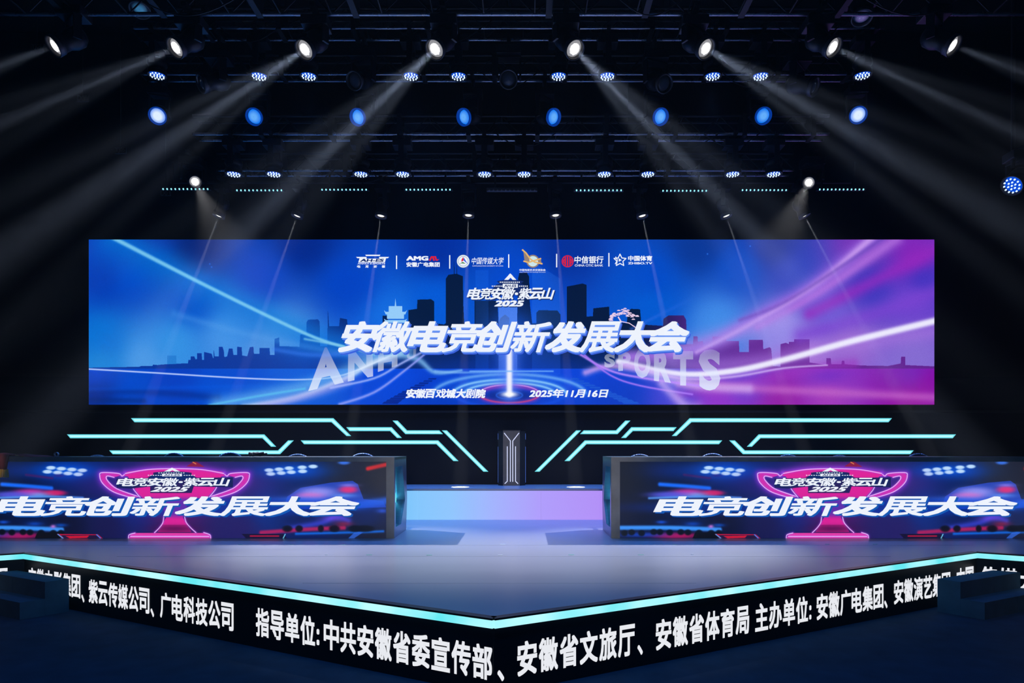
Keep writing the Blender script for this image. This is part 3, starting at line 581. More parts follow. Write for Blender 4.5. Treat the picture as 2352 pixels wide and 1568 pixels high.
# sponsor row on the screen
sf('divider_print', [[(x-1.3, y), (x+1.3, y), (x+1.3, y+31), (x-1.3, y+31)] for x, y in ((911, 587), (1033, 586), (1168.5, 584), (1278.5, 583), (1398.5, 581))], WHITE, 2)
def ahes(x, y, s, k):
    g = lambda pts: [(x+a*s, y+b*s) for a, b in pts]
    sf('logo_gate', [g([(21, 0), (56, 0), (54, 3), (23, 3)]), g([(0, 5), (24, 5), (24, 9), (53, 9), (53, 5), (76, 5), (73, 8), (69, 8), (66, 18), (5, 18), (8, 8), (3, 8)])], WHITE, k)
    st('logo_letters', [('AH-ES', x+9*s, y+9.5*s, x+64*s, y+16.5*s, .04, .15)], NAVY, k+1)
    st('logo_lettering', [('ANHUI E-SPORTS', x+3*s, y+19*s, x+67*s, y+22*s, .03, .15)]+[(c, x+(2+19*i)*s, y+24*s, x+(10+19*i)*s, y+30*s, .03, .1) for i, c in enumerate('电竞安徽')], WHITE, k)
ahes(818, 585, 1, 2)
st('broadcaster_lettering', [('AMG', 933.5, 588, 984, 598.5, .05, 0), ('安徽广电集团', 933.5, 602, 1010, 613, .03, 0)], WHITE, 2)
sf('broadcaster_mark', [[(985, 598.5), (990, 588.5), (994, 588.5), (989, 598.5)], [(992, 588.5), (996, 588.5), (999, 598.5), (995, 598.5)], [(998, 588.5), (1001.5, 588.5), (1003.5, 596), (1009, 595), (1005, 598.5), (1001, 598.5)], [(990, 588.5), (1000, 588.5), (1000, 591), (989, 591)]], RED, 2)
sf('university_seal', disc(1064, 600, 15), WHITE, 2); sf('seal_ring', ring(1064, 600, 10.8, 11.8)+ring(1064, 600, 14.2, 15), emit('seal_grey', srgb(120, 150, 170)), 3)
sf('seal_red', [[(1064, 590), (1065, 598), (1060, 602), (1060, 597)]], RED, 4); sf('seal_green', [[(1054, 607), (1063, 601.5), (1070, 606), (1060, 605)]], GREEN, 4); sf('seal_blue', [[(1065, 591), (1075, 607), (1068, 601), (1064.5, 598)]], EDGEBLUE, 4)
st('university_lettering', [('中国传媒大学', 1083, 591, 1157, 607, .008, .25), ('COMMUNICATION UNIVERSITY OF CHINA', 1085, 609.5, 1156, 612, 0, 0)], WHITE, 2)
sf('association_ring', ring(1224, 600, 12, 15), TAUPE, 2); sf('association_disc', disc(1224, 600, 12), emit('association_pale', srgb(205, 232, 236)), 2)
sf('association_wing', [[(1202, 577), (1215, 591), (1217, 603), (1205, 601)], [(1232, 596), (1242, 594), (1244, 606)]], TAUPE, 3)
sf('association_bird', bars([(1200, 574), (1208, 581), (1218, 595), (1228, 602), (1245, 606)], 3.4)+bars([(1203, 600), (1214, 603), (1226, 599), (1242, 594)], 3.2), GOLD, 4)
st('association_lettering', [('中国电视艺术交流协会', 1193, 617.5, 1253, 622.5, .02, 0), ('China Television Arts Exchange Association', 1193, 624, 1253, 626.5, 0, 0)], WHITE, 2)
sf('bank_seal', ring(1303.7, 600, 11.5, 13.8)+[[(x, 589+abs(x-1303)*.28), (x+3, 589+abs(x-1303)*.28), (x+3, 611-abs(x-1303)*.28), (x, 611-abs(x-1303)*.28)] for x in (1297, 1302.2, 1307.5)]+ring(1299, 600, 3.5, 6, 12, 100, 260)+ring(1308.5, 600, 3.5, 6, 12, -80, 80), RED, 2)
st('bank_lettering', [('中信银行', 1319, 588, 1386, 605, .02, .08), ('CHINA CITIC BANK', 1320, 607, 1385, 612, .01, 0)], WHITE, 2)
star = []
for i in range(5):
    a = math.radians(-90+72*i); b = math.radians(-90+72*i+36); c = math.radians(-90+72*i+72)
    star += bars([(1424+14.5*math.cos(a), 598+14.5*math.sin(a)), (1424+7*math.cos(b), 598+7*math.sin(b)), (1424+14.5*math.cos(c), 598+14.5*math.sin(c))], 2.2)
sf('sports_star', star+[[(1421, 593), (1428, 597.5), (1421, 601)]]+bars([(1414, 590), (1418, 597), (1413, 606)], 1.8), WHITE, 2)
st('sports_lettering', [('中国体育', 1442.5, 587, 1498, 599.5, .035, 0), ('ZHIBO.TV', 1442.5, 602, 1498, 607, .03, 0)], WHITE, 2)

# ---------------------------------------------------------------- presenter's lectern
lec = thing('lectern', 'dark upright lectern with white light lines standing centred on the riser', 'lectern', (0, 12.1, RZ))
LY = 12.02
def lp(u, v): return P(1100+u/8.713, 960+v/8.713, LY)
LM = mat('lectern_front_metal', (.075, .07, .072), .4, .3, noise=.25, scale=9)
x0, x1 = lp(482, 0).x, lp(820, 0).x; zt = lp(0, 255).z; xa, xb = lp(381, 0).x, lp(928, 0).x; zb = RZ
part('front_panel', MB().box(((x0+x1)/2, LY+.02, (zt+zb)/2), (x1-x0, .04, zt-zb)), LM, lec)
for s, (xi, xo) in enumerate(((x0, xa), (x1, xb))):
    part('side_panel', MB().prism([(xi, LY+.005, zb), (xo, LY+.10, zb), (xo, LY+.34, zb), (xi, LY+.34, zb)], (0, 0, zt-zb-.004)), BLACK, lec)
    for (va, vb) in ((300, 425), (570, 1300)):
        q0, q1 = lp(0, va).z, lp(0, vb).z
        part('side_light', MB().box((xo+(.005 if s else -.005), LY+.2, (q0+q1)/2), (.008, .012, q0-q1)), emit('lectern_side_light', srgb(80, 120, 220), .7), lec)
part('top', MB().box(((x0+x1)/2, LY+.17, zt+.008), ((x1-x0)*1.02, .34, .016)), BLACK, lec)
for line in ([(508, 300), (630, 455), (630, 1268)], [(800, 300), (678, 455), (678, 1268)], [(567, 568), (567, 1262), (520, 1308)], [(733, 568), (733, 1262), (780, 1308)]):
    o = flat('light_line', bars(line, 17), emit('lectern_light_line', srgb(214, 220, 252), 1), lambda u, v: lp(u, v)-Vector((0, .003, 0)), lec); o.matrix_parent_inverse = Matrix.Translation(-lec.location)

# ---------------------------------------------------------------- commentator desks
DY = 8.82; DD = .94; DZ = 1.05
desk_pic = image_mat('desk_screen_picture', paint_desk(), .055, .42)
def make_desk(label, off, mirror):
    # off: shift of the picture in pixels; built for the desk whose inner end is at the right, mirrored for the other
    inner = P(905, 0, DY).x if not mirror else P(1404, 0, DY).x; s = 1 if not mirror else -1
    x0, x1 = P(-87+off, 0, DY).x, P(887+off, 0, DY).x; outer = (x0-.12) if not mirror else (x1+.12)
    root = thing('commentator_desk', label, 'desk', ((inner+outer)/2, DY+DD/2, 0), 'commentator desks on the stage')
    fix = lambda o: rel(o, root)
    zt, zl = P(0, 1060, DY).z, .0
    top = MB().box(((inner+outer)/2, DY+DD/2+.021, DZ-.02), (abs(inner-outer), DD-.042, .04), bev=.004)
    part('desk_top', top, mat('desk_top', (.05, .055, .065), .3), root)
    part('top_rail', MB().box(((inner+outer)/2, DY+.02, (DZ+zt)/2), (abs(inner-outer), .04, DZ-zt)), FRAME, root)
    for a, b in (((x1 if not mirror else x0), inner), ((x0 if not mirror else x1), outer)):
        part('frame_post', MB().box(((a+b)/2, DY+.02, zt/2+.0), (abs(a-b), .04, zt)), FRAME, root)
    part('screen_cabinet', MB().box(((x0+x1)/2, DY+.05, zt/2), (x1-x0-.004, .06, zt-.004)), BLACK, root)
    f = screen_face('display', -87+off, 1060, 887+off, F*HC/DY+CY-.4, DY+.012, desk_pic, root)
    # inner end: bulging panel with a bent recess lit cyan from inside
    def sx(v): return inner+s*v
    prof = [(.041, 0), (.041, DZ-.002), (DD-.02, DZ-.002), (DD+.06, .45), (DD-.02, 0)]       # (depth, height), chevron back edge
    hole = [(.12, .13), (.10, DZ-.13), (.62, DZ-.13), (.83, .44), (.52, .13)]
    t = .03
    bm = bmesh.new(); 
    def loop(pts, x): return [bm.verts.new((x, DY+a, z)) for a, z in pts]
    import mathutils.geometry as g
    tri = g.delaunay_2d_cdt([Vector(p) for p in prof+hole], [(i, (i+1) % 5) for i in range(5)]+[(5+i, 5+(i+1) % 5) for i in range(5)], [], 1, 1e-6)
    def inside(p, poly):
        r = False
        for i in range(len(poly)):
            (ax, ay), (bx, by) = poly[i], poly[(i+1) % len(poly)]
            if (ay > p[1]) != (by > p[1]) and p[0] < (bx-ax)*(p[1]-ay)/(by-ay)+ax: r = not r
        return r
    for xx in (sx(0), sx(-t)):
        vs_ = [bm.verts.new((xx, DY+v.x, v.y)) for v in tri[0]]
        for fc in tri[2]:
            c = sum((tri[0][i] for i in fc), Vector((0, 0)))/len(fc)
            if inside(c, prof) and not inside(c, hole):
                try: bm.faces.new([vs_[i] for i in fc])
                except ValueError: pass
    for pl, a_, b_ in ((prof, sx(0), sx(-t)), (hole, sx(0), sx(-t))):
        A_, B_ = loop(pl, a_), loop(pl, b_)
        for i in range(len(pl)): bm.faces.new((A_[i], A_[(i+1) % len(pl)], B_[(i+1) % len(pl)], B_[i]))
    bmesh.ops.remove_doubles(bm, verts=bm.verts, dist=1e-5); bmesh.ops.recalc_face_normals(bm, faces=bm.faces)
    me = bpy.data.meshes.new('side_panel'); bm.to_mesh(me); bm.free(); sd = fix(link('side_panel', me, DSIDE))
    part('recess_back', MB().prism([(sx(-t-.13), DY+a, z) for a, z in hole], (-s*.006, 0, 0)), DSIDE, root)
    rim = MB()
    for i in range(5):
        a, b = hole[i], hole[(i+1) % 5]
        rim.prism([(sx(-t), DY+a[0], a[1]), (sx(-t), DY+b[0], b[1]), (sx(-t-.13), DY+b[0], b[1]), (sx(-t-.13), DY+a[0], a[1])], (0, .002, .002))
    part('recess_wall', rim, DSIDE, root)
    cyn = emit('desk_recess_light', srgb(90, 232, 232), 4.5)
    bent = [(.60, DZ-.15), (.79, .44), (.50, .15)]
    for a, b in zip(bent, bent[1:]):
        part('light_tube', MB().tube((sx(-t-.10), DY+a[0], a[1]), (sx(-t-.10), DY+b[0], b[1]), .012, 6), cyn, root)
    part('light_tube', MB().tube((sx(-t-.10), DY+.14, .15), (sx(-t-.10), DY+.5, .15), .012, 6), cyn, root)
    part('light_tube', MB().tube((sx(-t-.10), DY+.13, DZ-.15), (sx(-t-.10), DY+.58, DZ-.15), .006, 6), cyn, root)
    part('far_panel', MB().prism([(outer, DY+a, z) for a, z in prof], (s*.03, 0, 0)), DSIDE, root)
    # print on the desk screen
    def dm(k): return lambda px, py: P(px+off, py, DY+.012)-Vector((0, .0022*k, 0))
    fx = lambda o: (setattr(o, 'matrix_parent_inverse', Matrix.Translation(-root.location)), o)[1]
    T3 = '电竞创新发展大会'
    fx(text('title_shadow', row(T3, -10, 1142, 833, 1187.5, .048, .42), mat_sh, dm(1), root)); fx(text('title_lettering', row(T3, -14, 1139.5, 829, 1184.5, .034, .42), WHITE, dm(2), root))
    fx(text('subtitle_shadow', row(T2, 266, 1098, 532, 1117.5, .06, .36), NAVY, dm(1), root))
    fx(text('subtitle_lettering', row(T2, 266, 1097, 530, 1116, .03, .36)+[('2025', 345, 1117.5, 437, 1129, .04, .4)], WHITE, dm(2), root))
    logo_roof(395.5, 1097, 1.42, .60, WHITE, NAVY, 1, dm, root, fx)
    return root
mat_sh = emit('desk_letter_side', srgb(20, 88, 180), 1)
desk_l = make_desk('long commentator desk with pink trophy screen left of the lectern', 0, False)
desk_r = make_desk('long commentator desk with pink trophy screen right of the lectern', 1511, True)

# ---------------------------------------------------------------- chairs behind the desks
CH = mat('chair_mesh_fabric', (.07, .085, .13), .75, noise=.3, scale=60); CHR = mat('chair_silver_rim', (.7, .72, .8), .45, .4)
def chair_parts():
    w2, b0, b1 = .245, .62, .0
    back = []
    for i in range(21):
        a = math.pi*i/20; back.append((w2*math.cos(a)*(1 if abs(math.cos(a)) > .8 else 1), .30*math.sin(a)**.75))
    d = {}
    pts = [(x, 0, .78+z) for x, z in back]+[(-.21, 0, .52), (.21, 0, .52)]
    d['backrest'] = (MB().prism(pts, (0, .035, 0)).mesh(), CH)
    mb = MB(); ps = [Vector((x*1.02, .0175, .78+z*1.02)) for x, z in back]
    for a, b in zip(ps, ps[1:]): mb.tube(a, b, .011, 6)
    mb.tube(ps[0], (.215, .0175, .52), .011, 6); mb.tube(ps[-1], (-.215, .0175, .52), .011, 6)
    d['back_rim'] = (mb.mesh(sm=True), CHR)
    d['seat'] = (MB().box((0, .27-.5, .48), (.48, .46, .08), bev=.03).mesh(), CH)
    d['seat_post'] = (MB().tube((0, -.22, .10), (0, -.22, .45), .025, 10).mesh(), CHR)
    d['back_support'] = (MB().tube((0, -.1, .44), (0, .03, .55), .02, 8).mesh(), CHR)
    for i in range(5):
        a = math.radians(90+72*i); mb = MB().tube((0, -.22, .11), (.28*math.cos(a), -.22+.28*math.sin(a), .075), .022, 6, .014)
        d['base_leg%d' % i] = (mb.mesh(), CHR)
        d['caster%d' % i] = (MB().tube((.28*math.cos(a)-.012, -.22+.28*math.sin(a), .032), (.28*math.cos(a)+.012, -.22+.28*math.sin(a), .032), .031, 12).mesh(), BLACK)
    for s in (-1, 1):
        d['armrest%d' % s] = (MB().box((s*.28, -.2, .68), (.05, .28, .03), bev=.008).tube((s*.28, -.2, .67), (s*.25, -.2, .47), .012, 6).mesh(), BLACK)
    return d
CPARTS = chair_parts()
left_n = ['outermost', 'second from outside', 'middle', 'second from the lectern', 'nearest the lectern']
for side, xs in (('left', ((222, 1045), (398, 1040.5), (528, 1039.5), (683, 1043), (833, 1041))), ('right', ((2111, 1041.5), (1929, 1045.5), (1811, 1044.2), (1637, 1041.5), (1470, 1043.2)))):
    for i, (px, py) in enumerate(xs):
        Y = 10.25; q = P(px, py, Y); top = 1.10; 
        t = thing('office_chair', 'grey rounded office chair back behind the %s desk, %s of its five' % (side, left_n[i]), 'chair', (q.x, Y, 0), 'chairs behind the desks')
        t.rotation_euler[2] = random.uniform(-.12, .12); sc_ = q.z/1.09
        t.scale = (1, 1, sc_)
        for k, (me, m) in CPARTS.items():
            link(''.join(c for c in k if not c.isdigit() and c != '-'), me, m, t)

# things lying on the left desk
q = P(595, 1043, 9.2)
bag = MB(); 
for i in range(7):
    cx_ = q.x+random.uniform(-.07, .08); bag.tube((cx_-.05, 9.17+random.uniform(-.03, .03), DZ+.022+.012*(i % 3)), (cx_+.05, 9.2+random.uniform(-.03, .03), DZ+.024+.014*((i+1) % 3)), .02, 8, .014)
tag(bag.build('glove_bundle', mat('dark_crumpled_cloth', (.03, .035, .04), .7, noise=.5, scale=30), sm=True), 'dark crumpled gloves lying on top of the left desk', 'gloves')
q = P(128, 1045, 9.3)
cup = MB(); cup.lathe([(.026, -.03), (.03, -.03), (.03, .0), (.026, .0)], 20, Matrix.Translation((q.x, 9.3, DZ+.031)) @ Matrix.Rotation(math.pi/2, 4, 'X'), cap=False)
cup.lathe([(.02, -.03), (.026, -.03), (.026, .0), (.02, .0)], 20, Matrix.Translation((q.x, 9.3, DZ+.031)) @ Matrix.Rotation(math.pi/2, 4, 'X'), cap=False)
tag(cup.build('tape_roll', mat('tape_roll', (.35, .38, .42), .3)), 'small shiny tape roll standing on the left desk near its outer end', 'tape roll')
# red cloth with gold fringe over the far left of the desk
def cloth():
    root = thing('fringed_cloth', 'dark red cloth with gold fringe hung over the outer end of the left desk', 'cloth', (P(20, 0, DY-.06).x, DY-.04, DZ))
    n = 36; V, Fs = [], []; xl, xr = P(-60, 0, DY).x, P(70, 0, DY).x
    path = [(.45, DZ+.012), (.25, DZ+.03), (.1, DZ+.055), (.0, DZ+.05), (-.035, DZ+.02), (-.045, DZ-.08), (-.05, DZ-.16)]
    def x_at(i, j):
        u = i/n; xr2 = xr if j < 4 else P(27, 0, DY).x-.01*(j-4)
        return xl+(xr2-xl)*u
    for j, (dy, z) in enumerate(path):
        for i in range(n+1):
            u = i/n; h = max(0, 1-u*1.02)**.35 if j < 4 else 1
            V.append((x_at(i, j), DY+dy+.008*math.sin(u*25+j)*(1 if j > 3 else .4), (DZ+.006+(z-DZ-.006)*h+.006*math.sin(u*17)) if j < 4 else z))
    for j in range(len(path)-1):
        for i in range(n): a = j*(n+1)+i; Fs.append((a, a+1, a+n+2, a+n+1))
    me = bpy.data.meshes.new('cloth'); me.from_pydata(V, [], Fs); me.update(); smooth(me)
    o = link('drape', me, mat('dark_red_velvet', (.16, .006, .012), .8, noise=.3, scale=10)); rel(o, root)
    o.modifiers.new('s', 'SOLIDIFY').thickness = .004
    fr = MB(); xe = P(26, 0, DY).x
    x = xl
    while x < xe:
        l = .105+random.uniform(-.006, .006) if x > P(5, 0, DY).x else .13+random.uniform(-.01, .01)
        fr.tube((x, DY-.052, DZ-.155), (x+(x-(xe-.12))*.12, DY-.055+random.uniform(-.004, .004), DZ-.155-l), .0035, 4); x += .0065
    f = part('fringe', fr, mat('gold_fringe_thread', (.85, .48, .08), .5, noise=.3, scale=80), root); stuff(f)
    part('gold_trim', MB().tube((P(38, 0, DY).x, DY-.02, DZ+.022), (P(55, 0, DY).x, DY-.01, DZ+.006), .006, 6), mat('gold_trim_cord', (.5, .3, .06), .5), root)
cloth()

# ---------------------------------------------------------------- carpeted steps in the two corners of the stage front
STEP = mat('navy_step_carpet', (.03, .09, .15), .9, noise=.3, scale=9, bump=.2, spec=.1)
def steps(label, sx_):
    e = Vector((-4.51, 7.09)); u = Vector((-.88, .475)).normalized(); v = Vector((-.47, -.88)).normalized()
    v = Vector((-.60, -.80)).normalized()
    root = thing('stage_steps', label, 'steps', (sx_*e.x, e.y-.1, FZ), 'carpeted steps up to the stage')
    def q(a, b, z): p = e+u*a+v*b; return (sx_*p.x, p.y, z)
    for (a0, a1) in ((0, .62), (.625, 1.3)):
        for b1, z in ((.215, FZ+.34), (.43, FZ+.17)):
            b0 = .0 if b1 < .3 else .216
            lim = 1.3 if True else a1
            part('step', MB().prism([q(a0, b0, FZ), q(a1, b0, FZ), q(a1, b1, FZ), q(a0, b1, FZ)], (0, 0, z-FZ)), STEP, root)
    return root
steps('low navy carpeted steps in the left corner of the stage front', 1)
steps('low navy carpeted steps in the right corner of the stage front', -1)

# ================================================================ OVERHEAD RIG
ALUK = mat('clamp_and_shaded_chord_metal', (.03, .03, .035), .4, .5)  # clamps and pipes; also the upper chords, as painted-in shade
def truss(label, Y, z, x0, x1, wdt=.29, h=.29, cell=.58, gap=()):
    root = thing('lighting_truss', label, 'truss', ((x0+x1)/2, Y, z), 'lighting trusses over the stage')
    for dy in (-wdt/2, wdt/2):
        for dz in (0, h): part('chord', MB().lathe([(.022, x) for x in np.arange(0, x1-x0, .08)], 10, Matrix.Translation((x0, Y+dy, z+dz)) @ Matrix.Rotation(math.pi/2, 4, 'Y')), ALU if dz == 0 else ALUK, root, sm=True)  # upper chords darkened in colour to stand for weaker light there
    n = int((x1-x0)/cell); me = None
    mb = MB().tube((0, -wdt/2, 0), (cell/2, -wdt/2, h), .009, 5).tube((cell/2, -wdt/2, h), (cell, -wdt/2, 0), .009, 5).tube((0, wdt/2, 0), (cell/2, wdt/2, h), .009, 5).tube((cell/2, wdt/2, h), (cell, wdt/2, 0), .009, 5).tube((0, -wdt/2, 0), (0, wdt/2, 0), .009, 5).tube((cell/2, -wdt/2, h), (cell/2, wdt/2, h), .009, 5)
    me = mb.mesh()
    for i in range(n):
        b = link('brace', me, BLACK, root); b.location = (x0+i*cell-root.location.x, 0, 0)  # black colour stands in for lacing left unlit
    jm = MB().box((0, 0, h/2), (.07, wdt+.06, h+.06)).mesh()
    k = x0+1.1
    while k < x1:
        j = link('joint_plate', jm, BLACK, root); j.location = (k-root.location.x, 0, 0); k += 1.1*random.choice((1, 1, 2))
    hm = MB().tube((0, 0, h), (0, 0, 9.0-z), .006, 6).mesh()
    for x in np.linspace(x0+.8, x1-.8, 5):
        c = link('hanging_cable', hm, CABLE, root); c.location = (x-root.location.x, 0, 0)
    # loose cable loops lying along the lower chords
    for i in range(3):
        a = random.uniform(x0+.5, x1-1.6); L = random.uniform(.7, 1.2); mb = MB(); pts = [(a+L*t, Y-wdt/2-.03, z+.0-.22*math.sin(math.pi*t)) for t in np.linspace(0, 1, 11)]
        for p_, q_ in zip(pts, pts[1:]): mb.tube(p_, q_, .008, 5)
        part('cable_loop', mb, CABLE, root)
Yf, Yp, Yb, Yq, Yl, Yr = 7.65, 10.2, 10.7, 11.0, 11.6, 12.0
zf = 6.12
zp = P(0, 78, Yp).z; zb2 = P(0, 178, Yb).z; zq = P(0, 315, Yq).z; zr = P(0, 397, Yl+.15).z
truss('front lighting truss carrying the eight bright white beam lamps', Yf, zf, -7.2, 6.9)
truss('highest bar-lit truss above the upper row of blue wash lights', Yp, zp, P(310, 0, Yp).x, P(2030, 0, Yp).x)
truss('truss crossing just behind the upper row of blue wash lights', Yb, zb2, P(330, 0, Yb).x, P(2000, 0, Yb).x, .2)
truss('truss midway down, above the lower row of blue wash lights', Yq, zq, P(450, 0, Yq).x, P(1900, 0, Yq).x, .22)
truss('lowest truss level with the lower row of blue wash lights', Yl+.15, zr, P(495, 0, Yl).x, P(1835, 0, Yl).x, .22)

# shared meshes of the lamps; all point along -Z from the lens centre at the origin
def lens_mat(name, core, rim, strength, r, star=True, r0=.45):
    m = bpy.data.materials.new(name); m.use_nodes = True; nt = m.node_tree; b = nt.nodes['Principled BSDF']
    b.inputs['Base Color'].default_value = (.05, .05, .06, 1); b.inputs['Roughness'].default_value = .15
    tc = nt.nodes.new('ShaderNodeTexCoord'); sp = nt.nodes.new('ShaderNodeSeparateXYZ'); cb = nt.nodes.new('ShaderNodeCombineXYZ'); ln = nt.nodes.new('ShaderNodeVectorMath'); ln.operation = 'LENGTH'
    nt.links.new(tc.outputs['Object'], sp.inputs[0]); nt.links.new(sp.outputs[0], cb.inputs[0]); nt.links.new(sp.outputs[1], cb.inputs[1]); nt.links.new(cb.outputs[0], ln.inputs[0])
    n = nt.nodes.new('ShaderNodeTexNoise'); n.inputs['Scale'].default_value = 3.2/r; nt.links.new(cb.outputs[0], n.inputs['Vector'])
    ma = nt.nodes.new('ShaderNodeMath'); ma.operation = 'MULTIPLY_ADD'; ma.inputs[1].default_value = (.35*r if star else 0); nt.links.new(n.outputs[0], ma.inputs[0]); nt.links.new(ln.outputs['Value'], ma.inputs[2])
    cr = nt.nodes.new('ShaderNodeValToRGB'); mr = nt.nodes.new('ShaderNodeMapRange'); mr.inputs[2].default_value = r*1.15; nt.links.new(ma.outputs[0], mr.inputs[0]); nt.links.new(mr.outputs[0], cr.inputs[0])
    e = cr.color_ramp.elements; e[0].position = r0; e[0].color = core; e[1].position = min(1, r0+(.12 if star else .5)); e[1].color = rim
    nt.links.new(cr.outputs[0], b.inputs['Emission Color']); b.inputs['Emission Strength'].default_value = strength
    return m
def head_meshes(r, L):
    body = MB().lathe([(r*1.02, -.0), (r*1.18, 0), (r*1.18, .05), (r*1.05, .07), (r*1.0, L*.4), (r*1.12, L*.5), (r*1.25, L*.62), (r*1.2, L*.85), (r*.8, L), (r*.1, L*1.01)], 26, cap=False).mesh(sm=True)
    ln = MB().lathe([(r*1.0, .03), (r*.95, .012), (r*.7, -.008), (r*.35, -.018), (r*.02, -.02)], 26, cap=False).mesh(sm=True)
    rg = MB().lathe([(r*1.03, .02), (r*1.03, -.02), (r*1.2, -.035), (r*1.24, -.02), (r*1.2, .02)], 26, cap=False).mesh(sm=True)
    return body, ln, rg
def fixture_base(size):
    s = size
    return (MB().box((0, 0, 0), (s*1.5, s*1.1, s*.55), bev=.012).mesh(), MB().box((0, 0, 0), (s*1.55, s*.5, s*.12), bev=.008).mesh(), MB().box((0, 0, 0), (s*.12, s*.42, 1)).mesh())
def moving_head(name, label, cat, group, Lp, d, kind, ztruss, r, lensm, light=None, L=.34, ringm=None):
    d = Vector(d).normalized(); body, ln, rg = kind['head']; bm_, um, am = kind['base']; s = kind['size']
    piv = Lp-d*(L*.65)
    zbase = min(ztruss-.12, piv.z+.30+s*.2) if ztruss-piv.z > .3 else piv.z+.28
    root = thing(name, label, cat, (piv.x, piv.y, zbase), group)
    b = link('base', bm_, BODY, root)
    rd = link('hanging_clamp', kind['rod'], ALUK, root); rd.scale = (1, 1, max(.08, ztruss-zbase)); rd.location = (0, 0, 0)
    link('clamp_bar', CLB, ALUK, root, (0, 0, max(.08, ztruss-zbase)))
    az = math.atan2(d.y, d.x)+math.pi/2
    link('yoke_crossbar', um, BODY, root, (0, 0, -s*.33), (0, 0, az))
    hh = zbase-s*.33-piv.z
    for q in (-1, 1):
        a = link('yoke_arm', am, BODY, root, (q*s*.72*math.cos(az), q*s*.72*math.sin(az), -s*.33-hh/2-.02), (0, 0, az)); a.scale = (1, 1, hh+.06)
    rot = d.to_track_quat('-Z', 'Y').to_euler(); off = Lp-root.location
    link('lamp_head', body, BODY, root, off, rot); link('lens', ln, None, root, off, rot)
    o = root.children[-1]; 
    lens = [c for c in root.children if c.name.startswith('lens')][-1]
    lens.data = lens.data.copy() if not lens.data.materials or lens.data.materials[0] != lensm else lens.data
    lens.data.materials.clear(); lens.data.materials.append(lensm)
    link('lens_ring', rg, ringm or RINGM, root, off, rot)
    if light: 
        lo = spot('lamp', Lp+d*.06, Lp+d*3, *light); lo.parent = root; lo.matrix_parent_inverse = Matrix.Translation(-root.location)
        return root, lo
    return root, None
RINGM = mat('lens_ring_dark', (.10, .10, .11), .35, .3)
CLB = MB().box((0, 0, 0), (.06, .37, .05)).mesh()
rodm = MB().box((0, 0, .5), (.03, .05, 1)).mesh()
def kind(r, L, s): return dict(head=head_meshes(r, L), base=fixture_base(s), rod=rodm, size=s)
LW_ = lens_mat('white_beam_lens', (1, 1, 1, 1), srgb(118, 118, 122), 1.6, .095, True, .62)
LWS = lens_mat('small_white_lens', (1, 1, 1, 1), srgb(110, 105, 105), 1.6, .085, True, .62)
LB1 = lens_mat('bright_blue_lens', srgb(222, 238, 255), srgb(50, 130, 245), 1.0, .106, False, .42)
LB2 = lens_mat('blue_lens', srgb(98, 172, 250), srgb(8, 116, 236), 1.0, .106, False, .3)
LOFF = lens_mat('unlit_lens', srgb(8, 20, 44), srgb(6, 10, 20), .35, .1, False, .2)

ordn = ['first', 'second', 'third', 'fourth', 'fifth', 'sixth', 'seventh', 'eighth', 'ninth', 'tenth']
# gobo on the beam lamps: shafts of light inside a wider soft cone
def gobo(light, seed):
    l = light.data; l.use_nodes = True; nt = l.node_tree; em = [n for n in nt.nodes if n.type == 'EMISSION'][0]
    tc = nt.nodes.new('ShaderNodeTexCoord'); sp = nt.nodes.new('ShaderNodeSeparateXYZ'); nt.links.new(tc.outputs['Normal'], sp.inputs[0])
    dx = nt.nodes.new('ShaderNodeMath'); dx.operation = 'DIVIDE'; dy = nt.nodes.new('ShaderNodeMath'); dy.operation = 'DIVIDE'
    for k, dv in ((0, dx), (1, dy)): nt.links.new(sp.outputs[k], dv.inputs[0]); nt.links.new(sp.outputs[2], dv.inputs[1])
    cb = nt.nodes.new('ShaderNodeCombineXYZ'); nt.links.new(dx.outputs[0], cb.inputs[0]); nt.links.new(dy.outputs[0], cb.inputs[1])
    # five soft shafts round a centre one
    tot = None
    for i in range(6):
        a = seed+2*math.pi*i/5; rr = 0 if i == 5 else .088; wv = .027 if i == 5 else .023; pk = 2.6 if i == 5 else .5
        ds = nt.nodes.new('ShaderNodeVectorMath'); ds.operation = 'DISTANCE'; ds.inputs[1].default_value = (rr*math.cos(a), rr*math.sin(a), 0); nt.links.new(cb.outputs[0], ds.inputs[0])
        mr = nt.nodes.new('ShaderNodeMapRange'); mr.interpolation_type = 'SMOOTHSTEP'; mr.inputs[1].default_value = wv*1.5; mr.inputs[2].default_value = wv*.2; mr.inputs[3].default_value = 0; mr.inputs[4].default_value = pk
        nt.links.new(ds.outputs['Value'], mr.inputs[0])
        if tot is None: tot = mr
        else:
            ad = nt.nodes.new('ShaderNodeMath'); nt.links.new(tot.outputs[0], ad.inputs[0]); nt.links.new(mr.outputs[0], ad.inputs[1]); tot = ad
    ad = nt.nodes.new('ShaderNodeMath'); ad.inputs[1].default_value = .04; nt.links.new(tot.outputs[0], ad.inputs[0])
    nt.links.new(ad.outputs[0], em.inputs['Strength'])
def aim(L, px2, py2, cosv):
    """direction whose picture track runs towards (px2, py2) and that faces the camera with the given cosine"""
    best = None; view = (Vector((XC, 0, HC))-L).normalized()
    for k in np.linspace(.05, 1.5, 300):
        d = (P(px2, py2, L.y*k)-L).normalized(); e = abs(d.dot(view)-cosv)
        if best is None or e < best[0]: best = (e, d)
    return best[1]
KF = kind(.095, .36, .2)
front = [(127, 105, 0, 152, .45), (405, 109, 127, 229, .62), (701, 113, 350, 345, .76), (1000, 112, 700, 400, .82), (1319, 112, 1600, 400, .82), (1620, 111, 1960, 310, .76), (1912, 108, 2200, 240, .62), (2187, 104, 2352, 166, .45)]
